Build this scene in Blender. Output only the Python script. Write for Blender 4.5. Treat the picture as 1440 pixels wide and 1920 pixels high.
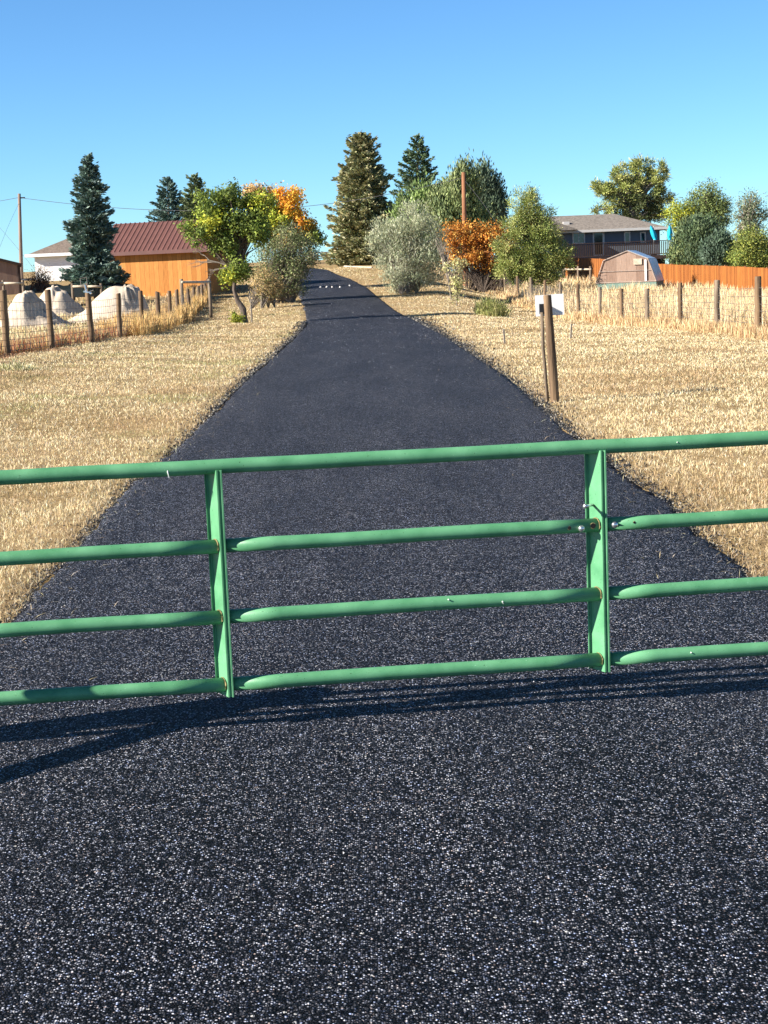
import bpy, math, random
import numpy as np
from mathutils import Vector, Matrix, Euler
R = math.radians
random.seed(7); RNG = np.random.default_rng(11)
for o in list(bpy.data.objects): bpy.data.objects.remove(o)
SC = bpy.context.scene; COL = SC.collection

# ------------------------------------------------------------------ camera, sky, sun, exposure
F = 3000.0
PITCH, ROLL, EYE = 8.19, -2.3, 1.6
cd = bpy.data.cameras.new('camera'); cam = bpy.data.objects.new('camera', cd); COL.objects.link(cam)
cd.sensor_fit = 'VERTICAL'; cd.sensor_height = 36; cd.lens = 36*F/1920
cd.clip_start = .05; cd.clip_end = 6000
CM = Matrix.Rotation(R(90-PITCH), 4, 'X') @ Matrix.Rotation(R(ROLL), 4, 'Z')
cam.matrix_world = Matrix.Translation((0, 0, EYE)) @ CM
SC.camera = cam
C3 = CM.to_3x3()

SUN_EL, SUN_AZ = 27.5, 18.5      # light travels towards +x, turned SUN_AZ towards +y
w = bpy.data.worlds.new('World'); SC.world = w; w.use_nodes = True
nt = w.node_tree; nt.nodes.clear()
sky = nt.nodes.new('ShaderNodeTexSky'); sky.sky_type = 'NISHITA'; sky.sun_disc = False
sky.sun_elevation = R(SUN_EL); sky.altitude = 1800; sky.air_density = 1.0; sky.dust_density = 0.15; sky.ozone_density = 2.2
bg = nt.nodes.new('ShaderNodeBackground'); bg.inputs['Strength'].default_value = .058
wo = nt.nodes.new('ShaderNodeOutputWorld')
hs = nt.nodes.new('ShaderNodeHueSaturation'); hs.inputs['Saturation'].default_value = 1.05
tint = nt.nodes.new('ShaderNodeMix'); tint.data_type = 'RGBA'; tint.blend_type = 'MULTIPLY'; tint.inputs[0].default_value = 1; tint.inputs[7].default_value = (.67, 1.02, 1.30, 1) #(.72, 1.05, 1.30, 1)
nt.links.new(sky.outputs[0], hs.inputs['Color']); nt.links.new(hs.outputs[0], tint.inputs[6]); 
tcw = nt.nodes.new('ShaderNodeTexCoord'); spw = nt.nodes.new('ShaderNodeSeparateXYZ'); nt.links.new(tcw.outputs['Generated'], spw.inputs[0])
crw = nt.nodes.new('ShaderNodeValToRGB'); ew = crw.color_ramp.elements; ew[0].position = 0; ew[0].color = (1, 1, 1, 1); ew[1].position = .75; ew[1].color = (.36, .36, .36, 1); ew.new(.30).color = (.93, .93, .93, 1)
nt.links.new(spw.outputs[2], crw.inputs[0]); mw = nt.nodes.new('ShaderNodeMix'); mw.data_type = 'RGBA'; mw.blend_type = 'MULTIPLY'; mw.inputs[0].default_value = 1
nt.links.new(tint.outputs[2], mw.inputs[6]); nt.links.new(crw.outputs[0], mw.inputs[7]); nt.links.new(mw.outputs[2], bg.inputs[0]); nt.links.new(bg.outputs[0], wo.inputs[0])
tr = Vector((math.cos(R(SUN_AZ))*math.cos(R(SUN_EL)), math.sin(R(SUN_AZ))*math.cos(R(SUN_EL)), -math.sin(R(SUN_EL))))
sky.sun_rotation = math.atan2(-tr.x, -tr.y)
sl = bpy.data.lights.new('sun', 'SUN'); sl.energy = 5.0; sl.angle = R(.53); sl.color = (1, .93, .82)
so = bpy.data.objects.new('sun', sl); COL.objects.link(so); so.rotation_euler = tr.to_track_quat('-Z', 'Y').to_euler(); so.location = (-40, -20, 40)
SC.view_settings.view_transform = 'Standard'; SC.view_settings.look = 'None'
SC.view_settings.exposure = 1.35; SC.view_settings.gamma = 1

# ------------------------------------------------------------------ measuring helpers
def ray(px, py): return C3 @ Vector((px-720, 960-py, -F))
def at(px, py, d):
    r = ray(px, py); k = d/r.y
    return Vector((r.x*k, d, EYE+r.z*k))
PY = [-40, 8, 13.4, 22, 38, 53, 56, 58, 60.5, 65, 71, 81, 95, 110, 130, 150, 200, 400, 3000]
PZ = [-.045, -.045, .05, .14, .18, .15, .20, .24, .20, .28, .5, .86, 1.7, 2.62, 3.25, 3.8, 3.9, 2.0, -25]
_t = np.arange(-40, 3000, .5); _z = np.interp(_t, PY, PZ)
_zs = np.convolve(np.pad(_z, 4, 'edge'), np.ones(9)/9, 'valid')
def zr(y): return np.interp(y, _t, _zs)
def sstep(v, a, b):
    t = np.clip((v-a)/(b-a), 0, 1); return t*t*(3-2*t)
def hsh(i, j, s):
    n = np.sin(i*127.1+j*311.7+s*74.7)*43758.5453; return n-np.floor(n)
def vnoise(x, y, s=0):
    xi, yi = np.floor(x), np.floor(y); u, v = x-xi, y-yi; u = u*u*(3-2*u); v = v*v*(3-2*v)
    return (hsh(xi, yi, s)*(1-u)+hsh(xi+1, yi, s)*u)*(1-v)+(hsh(xi, yi+1, s)*(1-u)+hsh(xi+1, yi+1, s)*u)*v
def zt(x, y):
    x = np.asarray(x, float); y = np.asarray(y, float)
    dl = np.interp(y, [0, 15, 32, 46, 60, 72, 90, 110, 150], [0, .1, .26, .16, .05, 0, -.2, -.1, 0])
    dr = np.interp(y, [0, 20, 35, 50, 63, 86, 99, 115, 140, 200], [0, 0, -.08, -.25, -.43, -.8, -1.35, -1.7, -1.9, -1.5])
    z = zr(y)+sstep(-x, 2.5, 7)*dl+sstep(x, 2.5, 7.5)*dr
    z = z-sstep(x, 12, 24)*np.interp(y, [0, 60, 80, 110, 200], [0, 0, .35, .1, 0])
    e = np.minimum(1, np.abs(x)/3.0)
    z = z+(vnoise(x*.35, y*.35, 3)-.5)*.10*e+(vnoise(x*1.3, y*1.3, 5)-.5)*.035*e
    return z
def T(x, y): return float(zt(x, y))
def on_road(px, py):
    r = ray(px, py); lo = None
    for k in np.arange(2, 240, .05):
        y = float(k); z = EYE+r.z/r.y*y
        if z <= zr(y): return (r.x/r.y*y, y)
    return (r.x/r.y*110, 110.)
def gp(px, d): # ground point below column px at depth d
    p = at(px, 560, d); return Vector((p.x, d, T(p.x, d)))

# ------------------------------------------------------------------ materials
def mat(name, col, rough=.7, var=.25, scale=8, bump=.0, bscale=60, metal=0, attr=False, transl=0, stretch=(1, 1, 1), spec=.3, col2=None):
    m = bpy.data.materials.new(name); m.use_nodes = True; n = m.node_tree.nodes; l = m.node_tree.links
    b = n['Principled BSDF']; b.inputs['Roughness'].default_value = rough; b.inputs['Metallic'].default_value = metal
    b.inputs['Specular IOR Level'].default_value = spec
    tc = n.new('ShaderNodeTexCoord'); mp = n.new('ShaderNodeMapping'); mp.inputs['Scale'].default_value = stretch
    l.new(tc.outputs['Object'], mp.inputs[0])
    if attr:
        a = n.new('ShaderNodeAttribute'); a.attribute_name = 'Col'; src = a.outputs['Color']
        l.new(src, b.inputs['Base Color'])
        if transl:
            tl = n.new('ShaderNodeBsdfTranslucent'); l.new(src, tl.inputs[0]); mx = n.new('ShaderNodeMixShader'); mx.inputs[0].default_value = transl
            l.new(b.outputs[0], mx.inputs[1]); l.new(tl.outputs[0], mx.inputs[2]); l.new(mx.outputs[0], n['Material Output'].inputs[0])
        return m
    no = n.new('ShaderNodeTexNoise'); no.inputs['Scale'].default_value = scale; no.inputs['Detail'].default_value = 8; no.inputs['Roughness'].default_value = .65
    l.new(mp.outputs[0], no.inputs['Vector'])
    cr = n.new('ShaderNodeValToRGB'); c2 = col2 or tuple(c*(1-var) for c in col); c1 = col if col2 else tuple(min(1, c*(1+var*.6)) for c in col)
    cr.color_ramp.elements[0].position = .33; cr.color_ramp.elements[1].position = .68
    cr.color_ramp.elements[0].color = (*c2, 1); cr.color_ramp.elements[1].color = (*c1, 1)
    l.new(no.outputs[0], cr.inputs[0]); l.new(cr.outputs[0], b.inputs['Base Color'])
    if bump:
        n2 = n.new('ShaderNodeTexNoise'); n2.inputs['Scale'].default_value = bscale; n2.inputs['Detail'].default_value = 6; l.new(mp.outputs[0], n2.inputs['Vector'])
        bp = n.new('ShaderNodeBump'); bp.inputs['Strength'].default_value = bump; bp.inputs['Distance'].default_value = .02
        l.new(n2.outputs[0], bp.inputs['Height']); l.new(bp.outputs[0], b.inputs['Normal'])
    return m
def node(m, t): return m.node_tree.nodes.new(t)

def asphalt_mat():
    m = bpy.data.materials.new('fresh_asphalt'); m.use_nodes = True; n = m.node_tree.nodes; l = m.node_tree.links
    b = n['Principled BSDF']; tc = n.new('ShaderNodeTexCoord')
    def vor(s, rnd=1.0):
        v = n.new('ShaderNodeTexVoronoi'); v.inputs['Scale'].default_value = s; l.new(tc.outputs['Object'], v.inputs['Vector']); return v
    def ns(s, d=4):
        v = n.new('ShaderNodeTexNoise'); v.inputs['Scale'].default_value = s; v.inputs['Detail'].default_value = d; l.new(tc.outputs['Object'], v.inputs['Vector']); return v
    def ramp(src, els):
        r = n.new('ShaderNodeValToRGB'); e = r.color_ramp.elements
        while len(e) < len(els): e.new(.5)
        for q, (p, c) in zip(e, els): q.position = p; q.color = (*c, 1) if len(c) == 3 else c
        l.new(src, r.inputs[0]); return r
    v1 = vor(170); sep = n.new('ShaderNodeSeparateColor'); l.new(v1.outputs['Color'], sep.inputs[0])
    stony = ramp(sep.outputs[0], [(0, (.0025, .0028, .0035)), (.45, (.006, .0066, .008)), (.66, (.026, .028, .032)), (.84, (.15, .15, .157)), (.94, (.50, .50, .50)), (1, (.85, .84, .82))])
    calm = ramp(sep.outputs[0], [(0, (.004, .0045, .0055)), (.40, (.010, .011, .0135)), (.66, (.040, .042, .047)), (.86, (.15, .15, .155)), (1, (.60, .60, .60))])
    mpm = n.new('ShaderNodeMapping'); mpm.inputs['Scale'].default_value = (1.5, .5, 1); l.new(tc.outputs['Object'], mpm.inputs[0])
    msk = ns(1.3, 7); msk.inputs['Roughness'].default_value = .7; l.new(mpm.outputs[0], msk.inputs['Vector']); mr = ramp(msk.outputs[0], [(.40, (0, 0, 0)), (.60, (1, 1, 1))])
    stone = n.new('ShaderNodeMix'); stone.data_type = 'RGBA'; l.new(mr.outputs[0], stone.inputs[0]); l.new(calm.outputs[0], stone.inputs[6]); l.new(stony.outputs[0], stone.inputs[7])
    # a few larger pale stones on top of the fine grit
    vb = vor(42); sb = n.new('ShaderNodeSeparateColor'); l.new(vb.outputs['Color'], sb.inputs[0])
    pk = ramp(sb.outputs[0], [(.90, (0, 0, 0)), (.91, (1, 1, 1))]); nr = ramp(vb.outputs['Distance'], [(.15, (1, 1, 1)), (.24, (0, 0, 0))])
    pm = n.new('ShaderNodeMath'); pm.operation = 'MULTIPLY'; l.new(pk.outputs[0], pm.inputs[0]); l.new(nr.outputs[0], pm.inputs[1])
    hue = ramp(sep.outputs[1], [(0, (.72, .88, 1.35)), (.3, (.95, .98, 1.10)), (.85, (.97, .98, 1.05)), (1, (1.2, .95, .85))])
    mx = n.new('ShaderNodeMix'); mx.data_type = 'RGBA'; mx.blend_type = 'MULTIPLY'; mx.inputs[0].default_value = 1
    l.new(stone.outputs[2], mx.inputs[6]); l.new(hue.outputs[0], mx.inputs[7])
    gap = ramp(v1.outputs['Distance'], [(.30, (1, 1, 1)), (.62, (.2, .2, .22))])
    mx2a = n.new('ShaderNodeMix'); mx2a.data_type = 'RGBA'; mx2a.blend_type = 'MULTIPLY'; mx2a.inputs[0].default_value = 1
    l.new(mx.outputs[2], mx2a.inputs[6]); l.new(gap.outputs[0], mx2a.inputs[7])
    mx2 = n.new('ShaderNodeMix'); mx2.data_type = 'RGBA'; l.new(pm.outputs[0], mx2.inputs[0]); l.new(mx2a.outputs[2], mx2.inputs[6]); mx2.inputs[7].default_value = (.42, .41, .39, 1)
    # broad patches: rougher, stonier streak down the middle
    mpb = n.new('ShaderNodeMapping'); mpb.inputs['Scale'].default_value = (1.6, .35, 1); l.new(tc.outputs['Object'], mpb.inputs[0]); big = ns(.9, 4); l.new(mpb.outputs[0], big.inputs['Vector']); br = ramp(big.outputs[0], [(.35, (.8, .82, .85)), (.65, (1.15, 1.15, 1.15))])
    mx3 = n.new('ShaderNodeMix'); mx3.data_type = 'RGBA'; mx3.blend_type = 'MULTIPLY'; mx3.inputs[0].default_value = 1
    l.new(mx2.outputs[2], mx3.inputs[6]); l.new(br.outputs[0], mx3.inputs[7])
    nm_ = ns(14, 5); nm_.inputs['Roughness'].default_value = .75; rm_ = ramp(nm_.outputs[0], [(.36, (.6, .6, .62)), (.64, (1.5, 1.5, 1.48))])
    mx4 = n.new('ShaderNodeMix'); mx4.data_type = 'RGBA'; mx4.blend_type = 'MULTIPLY'; mx4.inputs[0].default_value = 1
    l.new(mx3.outputs[2], mx4.inputs[6]); l.new(rm_.outputs[0], mx4.inputs[7])
    l.new(mx4.outputs[2], b.inputs['Base Color'])
    rr = ramp(sep.outputs[2], [(0, (.45,)*3), (1, (.8,)*3)]); l.new(rr.outputs[0], b.inputs['Roughness'])
    b.inputs['Specular IOR Level'].default_value = .07
    v2 = vor(60); n3 = ns(260, 2); n4 = ns(30, 3)
    def math_(op, a, c):
        q = n.new('ShaderNodeMath'); q.operation = op
        for i, s in enumerate((a, c)):
            if isinstance(s, (int, float)): q.inputs[i].default_value = s
            else: l.new(s, q.inputs[i])
        return q.outputs[0]
    h = math_('ADD', math_('MULTIPLY', v1.outputs['Distance'], -1.0), math_('MULTIPLY', sep.outputs[2], .8))
    h = math_('ADD', h, math_('MULTIPLY', v2.outputs['Distance'], -.5)); h = math_('ADD', h, math_('MULTIPLY', n4.outputs[0], .8))
    bp = n.new('ShaderNodeBump'); bp.inputs['Strength'].default_value = .9; bp.inputs['Distance'].default_value = .006
    l.new(h, bp.inputs['Height']); l.new(bp.outputs[0], b.inputs['Normal'])
    return m

def ground_mat():
    m = bpy.data.materials.new('dry_turf'); m.use_nodes = True; n = m.node_tree.nodes; l = m.node_tree.links
    b = n['Principled BSDF']; tc = n.new('ShaderNodeTexCoord'); b.inputs['Roughness'].default_value = .95; b.inputs['Specular IOR Level'].default_value = .1
    def ns(s, d=6, r=.6):
        v = n.new('ShaderNodeTexNoise'); v.inputs['Scale'].default_value = s; v.inputs['Detail'].default_value = d; v.inputs['Roughness'].default_value = r; l.new(tc.outputs['Object'], v.inputs['Vector']); return v
    a, c, d = ns(.35), ns(6, 8, .7), ns(45, 6, .75)
    r1 = n.new('ShaderNodeValToRGB'); e = r1.color_ramp.elements; e[0].position = .32; e[0].color = (.30, .21, .11, 1); e[1].position = .68; e[1].color = (.54, .41, .24, 1)
    l.new(c.outputs[0], r1.inputs[0])
    r2 = n.new('ShaderNodeValToRGB'); e = r2.color_ramp.elements; e[0].position = .35; e[0].color = (.80, .78, .66, 1); e[1].position = .65; e[1].color = (1.12, 1.08, 1.02, 1)
    l.new(a.outputs[0], r2.inputs[0])
    r3 = n.new('ShaderNodeValToRGB'); e = r3.color_ramp.elements; e[0].position = .36; e[0].color = (.45, .42, .38, 1); e[1].position = .6; e[1].color = (1.1, 1.1, 1.1, 1)
    l.new(d.outputs[0], r3.inputs[0])
    x = r1.outputs[0]
    for q in (r2, r3):
        mx = n.new('ShaderNodeMix'); mx.data_type = 'RGBA'; mx.blend_type = 'MULTIPLY'; mx.inputs[0].default_value = 1
        l.new(x, mx.inputs[6]); l.new(q.outputs[0], mx.inputs[7]); x = mx.outputs[2]
    l.new(x, b.inputs['Base Color'])
    bp = n.new('ShaderNodeBump'); bp.inputs['Strength'].default_value = .8; bp.inputs['Distance'].default_value = .03; l.new(d.outputs[0], bp.inputs['Height']); l.new(bp.outputs[0], b.inputs['Normal'])
    return m

def sand_mat():
    return mat('pale_sand', (.52, .435, .345), .95, .2, 3, .9, 9, spec=.1)

def paint_green():
    m = bpy.data.materials.new('green_gate_paint'); m.use_nodes = True; n = m.node_tree.nodes; l = m.node_tree.links
    b = n['Principled BSDF']; tc = n.new('ShaderNodeTexCoord'); b.inputs['Roughness'].default_value = .42; b.inputs['Specular IOR Level'].default_value = .4
    a = n.new('ShaderNodeTexNoise'); a.inputs['Scale'].default_value = 9; a.inputs['Detail'].default_value = 8; l.new(tc.outputs['Object'], a.inputs[0])
    r = n.new('ShaderNodeValToRGB'); e = r.color_ramp.elements; e[0].position = .3; e[0].color = (.065, .225, .105, 1); e[1].position = .7; e[1].color = (.125, .34, .175, 1); l.new(a.outputs[0], r.inputs[0])
    s = n.new('ShaderNodeTexNoise'); s.inputs['Scale'].default_value = 160; s.inputs['Detail'].default_value = 3; l.new(tc.outputs['Object'], s.inputs[0])
    r2 = n.new('ShaderNodeValToRGB'); e = r2.color_ramp.elements; e[0].position = .27; e[0].color = (.3, .3, .25, 1); e[1].position = .33; e[1].color = (1, 1, 1, 1); q = e.new(.69); q.color = (1, 1, 1, 1); q = e.new(.74); q.color = (2.2, 1.5, 1.9, 1); l.new(s.outputs[0], r2.inputs[0])
    mx = n.new('ShaderNodeMix'); mx.data_type = 'RGBA'; mx.blend_type = 'MULTIPLY'; mx.inputs[0].default_value = 1
    l.new(r.outputs[0], mx.inputs[6]); l.new(r2.outputs[0], mx.inputs[7]); l.new(mx.outputs[2], b.inputs['Base Color'])
    r3 = n.new('ShaderNodeMapRange'); r3.inputs[3].default_value = .36; r3.inputs[4].default_value = .6; l.new(a.outputs[0], r3.inputs[0]); l.new(r3.outputs[0], b.inputs['Roughness'])
    bp = n.new('ShaderNodeBump'); bp.inputs['Strength'].default_value = .12; bp.inputs['Distance'].default_value = .002; l.new(s.outputs[0], bp.inputs['Height']); l.new(bp.outputs[0], b.inputs['Normal'])
    return m

def board_mat(name, c1, c2, width, axis='X', rough=.75, groove=.35):
    """planks: stripes of `width` metres along an axis, each board its own tone, with dark joints"""
    m = bpy.data.materials.new(name); m.use_nodes = True; n = m.node_tree.nodes; l = m.node_tree.links
    b = n['Principled BSDF']; b.inputs['Roughness'].default_value = rough; b.inputs['Specular IOR Level'].default_value = .2
    tc = n.new('ShaderNodeTexCoord'); sp = n.new('ShaderNodeSeparateXYZ'); l.new(tc.outputs['Object'], sp.inputs[0])
    d = n.new('ShaderNodeMath'); d.operation = 'DIVIDE'; d.inputs[1].default_value = width; l.new(sp.outputs[axis], d.inputs[0])
    fl = n.new('ShaderNodeMath'); fl.operation = 'FLOOR'; l.new(d.outputs[0], fl.inputs[0])
    fr = n.new('ShaderNodeMath'); fr.operation = 'FRACT'; l.new(d.outputs[0], fr.inputs[0])
    wn = n.new('ShaderNodeTexWhiteNoise'); wn.noise_dimensions = '1D'; l.new(fl.outputs[0], wn.inputs['W'])
    cr = n.new('ShaderNodeValToRGB'); cr.color_ramp.elements[0].color = (*c2, 1); cr.color_ramp.elements[1].color = (*c1, 1); l.new(wn.outputs[0], cr.inputs[0])
    mp = n.new('ShaderNodeMapping'); mp.inputs['Scale'].default_value = (12, 12, .8) if axis != 'Z' else (.8, .8, 12); l.new(tc.outputs['Object'], mp.inputs[0])
    no = n.new('ShaderNodeTexNoise'); no.inputs['Scale'].default_value = 3; no.inputs['Detail'].default_value = 6; l.new(mp.outputs[0], no.inputs[0])
    r2 = n.new('ShaderNodeValToRGB'); r2.color_ramp.elements[0].position = .3; r2.color_ramp.elements[0].color = (.72, .7, .68, 1); r2.color_ramp.elements[1].position = .7; r2.color_ramp.elements[1].color = (1.1, 1.1, 1.1, 1); l.new(no.outputs[0], r2.inputs[0])
    gr = n.new('ShaderNodeValToRGB'); e = gr.color_ramp.elements; e[0].position = 0; e[0].color = (groove,)*3+(1,); e[1].position = .09; e[1].color = (1, 1, 1, 1); l.new(fr.outputs[0], gr.inputs[0])
    x = cr.outputs[0]
    for q in (r2, gr):
        mx = n.new('ShaderNodeMix'); mx.data_type = 'RGBA'; mx.blend_type = 'MULTIPLY'; mx.inputs[0].default_value = 1
        l.new(x, mx.inputs[6]); l.new(q.outputs[0], mx.inputs[7]); x = mx.outputs[2]
    l.new(x, b.inputs['Base Color'])
    return m

M = {}
M['asphalt'] = asphalt_mat(); M['ground'] = ground_mat(); M['sand'] = sand_mat(); M['green'] = paint_green()
M['leaf'] = mat('foliage', (0, 0, 0), .65, attr=True, transl=.28, spec=.2)
M['needle'] = mat('needles', (0, 0, 0), .6, attr=True, transl=.08, spec=.25)
M['straw'] = mat('dry_blades', (0, 0, 0), .75, attr=True, transl=.22, spec=.2)
M['crumb'] = mat('asphalt_crumb', (0, 0, 0), .8, attr=True)
M['bark'] = mat('bark', (.13, .10, .08), .9, .5, 14, .8, 30, stretch=(1, 1, .25))
M['twig'] = mat('pale_twig', (.26, .22, .18), .9, .35, 10)
M['post'] = mat('weathered_post', (.25, .165, .095), .9, .55, 9, .7, 24, stretch=(1, 1, .12), col2=(.075, .045, .028))
M['postgrey'] = mat('grey_weathered_post', (.27, .21, .15), .9, .55, 9, .7, 24, stretch=(1, 1, .12), col2=(.11, .08, .055))
M['poleg'] = mat('grey_pole', (.26, .19, .15), .9, .35, 6, .3, 30, stretch=(1, 1, .1))
M['pole'] = mat('brown_pole', (.27, .12, .06), .85, .35, 6, .3, 30, stretch=(1, 1, .1))
M['galv'] = mat('galvanised_wire', (.17, .155, .14), .5, .3, 20, metal=.3)
M['wire'] = mat('black_wire', (.05, .05, .055), .6, .1)
M['zinc'] = mat('zinc_bolt', (.72, .72, .74), .28, .1, 30, metal=.9)
M['rust'] = mat('rusty_weld', (.24, .20, .09), .85, .4, 60, .5, 120)
M['hole'] = mat('dark_hole', (.012, .012, .012), .9, .1)
M['chip'] = mat('bare_scratch', (.75, .78, .72), .6, .1)
M['white'] = mat('white_paint', (.80, .80, .80), .6, .06, 3)
M['siding'] = board_mat('white_siding', (.82, .83, .84), (.78, .79, .80), .18, 'Z', .6, .85)
M['shingle'] = mat('grey_brown_shingles', (.22, .19, .165), .9, .45, 5, .6, 16)
M['shingle2'] = mat('brown_shingles', (.20, .155, .125), .9, .45, 6, .6, 20)
M['maroon'] = mat('maroon_metal', (.135, .060, .052), .55, .15, 2, spec=.4)
M['orange'] = board_mat('orange_boards', (.60, .265, .075), (.44, .18, .045), .28, 'X', .8, .3)
M['cedar'] = board_mat('stained_cedar', (.37, .135, .032), (.21, .07, .018), .14, 'X', .75, .35)
M['tan'] = board_mat('tan_brown_siding', (.26, .18, .14), (.22, .15, .12), .3, 'X', .7, .8)
M['darktrim'] = mat('dark_brown_trim', (.04, .025, .02), .7, .2)
M['bluegrey'] = mat('blue_grey_siding', (.105, .125, .155), .8, .1, 2)
M['fascia'] = mat('pale_fascia', (.50, .48, .46), .6, .1)
M['deck'] = mat('dark_deck_wood', (.045, .028, .025), .8, .4, 8)
M['deckpale'] = mat('brown_baluster', (.04, .022, .014), .8, .3, 8)
M['glass'] = mat('window_glass', (.02, .025, .03), .08, .1, spec=.8)
M['teal'] = mat('turquoise_fabric', (.01, .38, .55), .7, .12, 4)
M['gh_film'] = board_mat('clouded_brown_panel', (.36, .255, .20), (.26, .175, .135), .55, 'X', .35, .75)
M['gh_glass'] = mat('sky_tinted_glazing', (.36, .45, .56), .3, .12, 2, spec=.8)  # sky reflection of the side panes is put into their base colour
M['gh_base'] = mat('faded_green_board', (.17, .26, .22), .8, .3, 5)
M['ghframe'] = mat('weathered_frame', (.34, .27, .23), .8, .3, 6)
M['carpaint'] = mat('black_car_paint', (.012, .012, .014), .15, .1, spec=.6)
M['tyre'] = mat('tyre_rubber', (.02, .02, .02), .85, .1)
M['rail'] = mat('pale_peeled_rail', (.50, .42, .32), .85, .3, 6, .3, 30)
M['stone'] = mat('pale_stone', (.62, .60, .57), .85, .3, 18, .5, 40)
M['blackbox'] = mat('black_plastic', (.02, .02, .022), .5, .1)

# ------------------------------------------------------------------ mesh helpers
class MB:
    def __init__(s): s.v = []; s.f = []; s.smooth = False
    def add(s, vs, fs):
        k = len(s.v); s.v += [tuple(q) for q in vs]; s.f += [tuple(i+k for i in f) for f in fs]
    def box(s, c, d, M_=None, bev=0):
        x, y, z = (q/2 for q in d); vs = [Vector((a*x, b_*y, e*z)) for a in (-1, 1) for b_ in (-1, 1) for e in (-1, 1)]
        if M_: vs = [M_ @ q for q in vs]
        vs = [q+Vector(c) for q in vs]
        s.add(vs, [(0, 1, 3, 2), (4, 6, 7, 5), (0, 4, 5, 1), (2, 3, 7, 6), (0, 2, 6, 4), (1, 5, 7, 3)])
    def tube(s, pts, r, n=8, cap=True, jit=0):
        pts = [Vector(p) for p in pts]; rs = r if isinstance(r, (list, tuple)) else [r]*len(pts)
        k = len(s.v); up = None
        for i, p in enumerate(pts):
            t = (pts[min(i+1, len(pts)-1)]-pts[max(i-1, 0)]).normalized()
            if up is None:
                up = Vector((0, 0, 1)) if abs(t.z) < .9 else Vector((1, 0, 0))
                a = t.cross(up).normalized()
            else:
                a = (a-t*a.dot(t)).normalized()
            b = t.cross(a)
            for j in range(n):
                th = 2*math.pi*j/n; q = rs[i]*(1+(random.uniform(-jit, jit) if jit else 0))
                s.v.append(tuple(p+(a*math.cos(th)+b*math.sin(th))*q))
        for i in range(len(pts)-1):
            for j in range(n):
                s.f.append((k+i*n+j, k+i*n+(j+1) % n, k+(i+1)*n+(j+1) % n, k+(i+1)*n+j))
        if cap:
            s.f.append(tuple(k+j for j in reversed(range(n)))); e = k+(len(pts)-1)*n; s.f.append(tuple(e+j for j in range(n)))
    def prism(s, poly, a, b, axis='y'):
        """extrude a closed 2D outline between a and b along axis"""
        n = len(poly); vs = []
        for t in (a, b):
            for (u, v) in poly: vs.append({'y': (u, t, v), 'z': (u, v, t), 'x': (t, u, v)}[axis])
        s.add(vs, [tuple(range(n))[::-1], tuple(range(n, 2*n))]+[(i, (i+1) % n, n+(i+1) % n, n+i) for i in range(n)])
    def build(s, name, m, parent=None, smooth=False, loc=None, rot=None):
        me = bpy.data.meshes.new(name); me.from_pydata(s.v, [], s.f); me.materials.append(m); me.update()
        if smooth: me.polygons.foreach_set('use_smooth', [True]*len(me.polygons))
        o = bpy.data.objects.new(name, me); COL.objects.link(o)
        if parent: o.parent = parent
        if loc is not None: o.location = loc
        if rot is not None: o.rotation_euler = rot
        return o
def tag(o, label=None, cat=None, group=None, kind=None):
    if label: o['label'] = label
    if cat: o['category'] = cat
    if group: o['group'] = group
    if kind: o['kind'] = kind
    return o
def thing(name, loc, label, cat, group=None, rz=0):
    o = bpy.data.objects.new(name, None); COL.objects.link(o); o.location = loc; o.rotation_euler = (0, 0, rz); o.empty_display_size = .3
    return tag(o, label, cat, group)
def npmesh(name, V, nper, m, parent=None, cols=None, loc=None, smooth=False):
    """V: (N*nper,3); every nper verts one face"""
    N = len(V)//nper; me = bpy.data.meshes.new(name)
    me.vertices.add(len(V)); me.vertices.foreach_set('co', np.ascontiguousarray(V, np.float32).ravel())
    me.loops.add(len(V)); me.loops.foreach_set('vertex_index', np.arange(len(V), dtype=np.int32))
    me.polygons.add(N); me.polygons.foreach_set('loop_start', np.arange(0, len(V), nper, dtype=np.int32))
    me.polygons.foreach_set('loop_total', np.full(N, nper, np.int32))
    me.update(calc_edges=True)
    if cols is not None:
        a = me.color_attributes.new('Col', 'FLOAT_COLOR', 'POINT')
        c = np.ones((len(V), 4), np.float32); c[:, :3] = np.repeat(cols, nper, 0); a.data.foreach_set('color', c.ravel())
    me.materials.append(m)
    o = bpy.data.objects.new(name, me); COL.objects.link(o)
    if parent: o.parent = parent
    if loc is not None: o.location = loc
    return o
def unit(a): return a/np.maximum(1e-9, np.linalg.norm(a, axis=-1, keepdims=True))

def leaves(P, D, L, W, cols, Nrm=None, taper=.35):
    """quads at P pointing along D (unit), length L, width W"""
    n = len(P)
    if Nrm is None: Nrm = unit(RNG.normal(size=(n, 3)))
    S = unit(np.cross(D, Nrm)); L = L[:, None]; W = W[:, None]
    V = np.empty((n, 4, 3)); V[:, 0] = P-D*L*.5; V[:, 1] = P+S*W*.5+D*L*.05; V[:, 2] = P+D*L*.5; V[:, 3] = P-S*W*.5+D*L*.05
    return V.reshape(-1, 3)

PALK = 1.0
def pick(pal, n, jit=.18):
    pal = np.array(pal)*PALK; i = RNG.integers(0, len(pal), n); c = pal[i]
    return np.clip(c*(1+RNG.normal(size=(n, 1))*jit)*(1+RNG.normal(size=(n, 3))*jit*.25), .004, .9)

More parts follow.
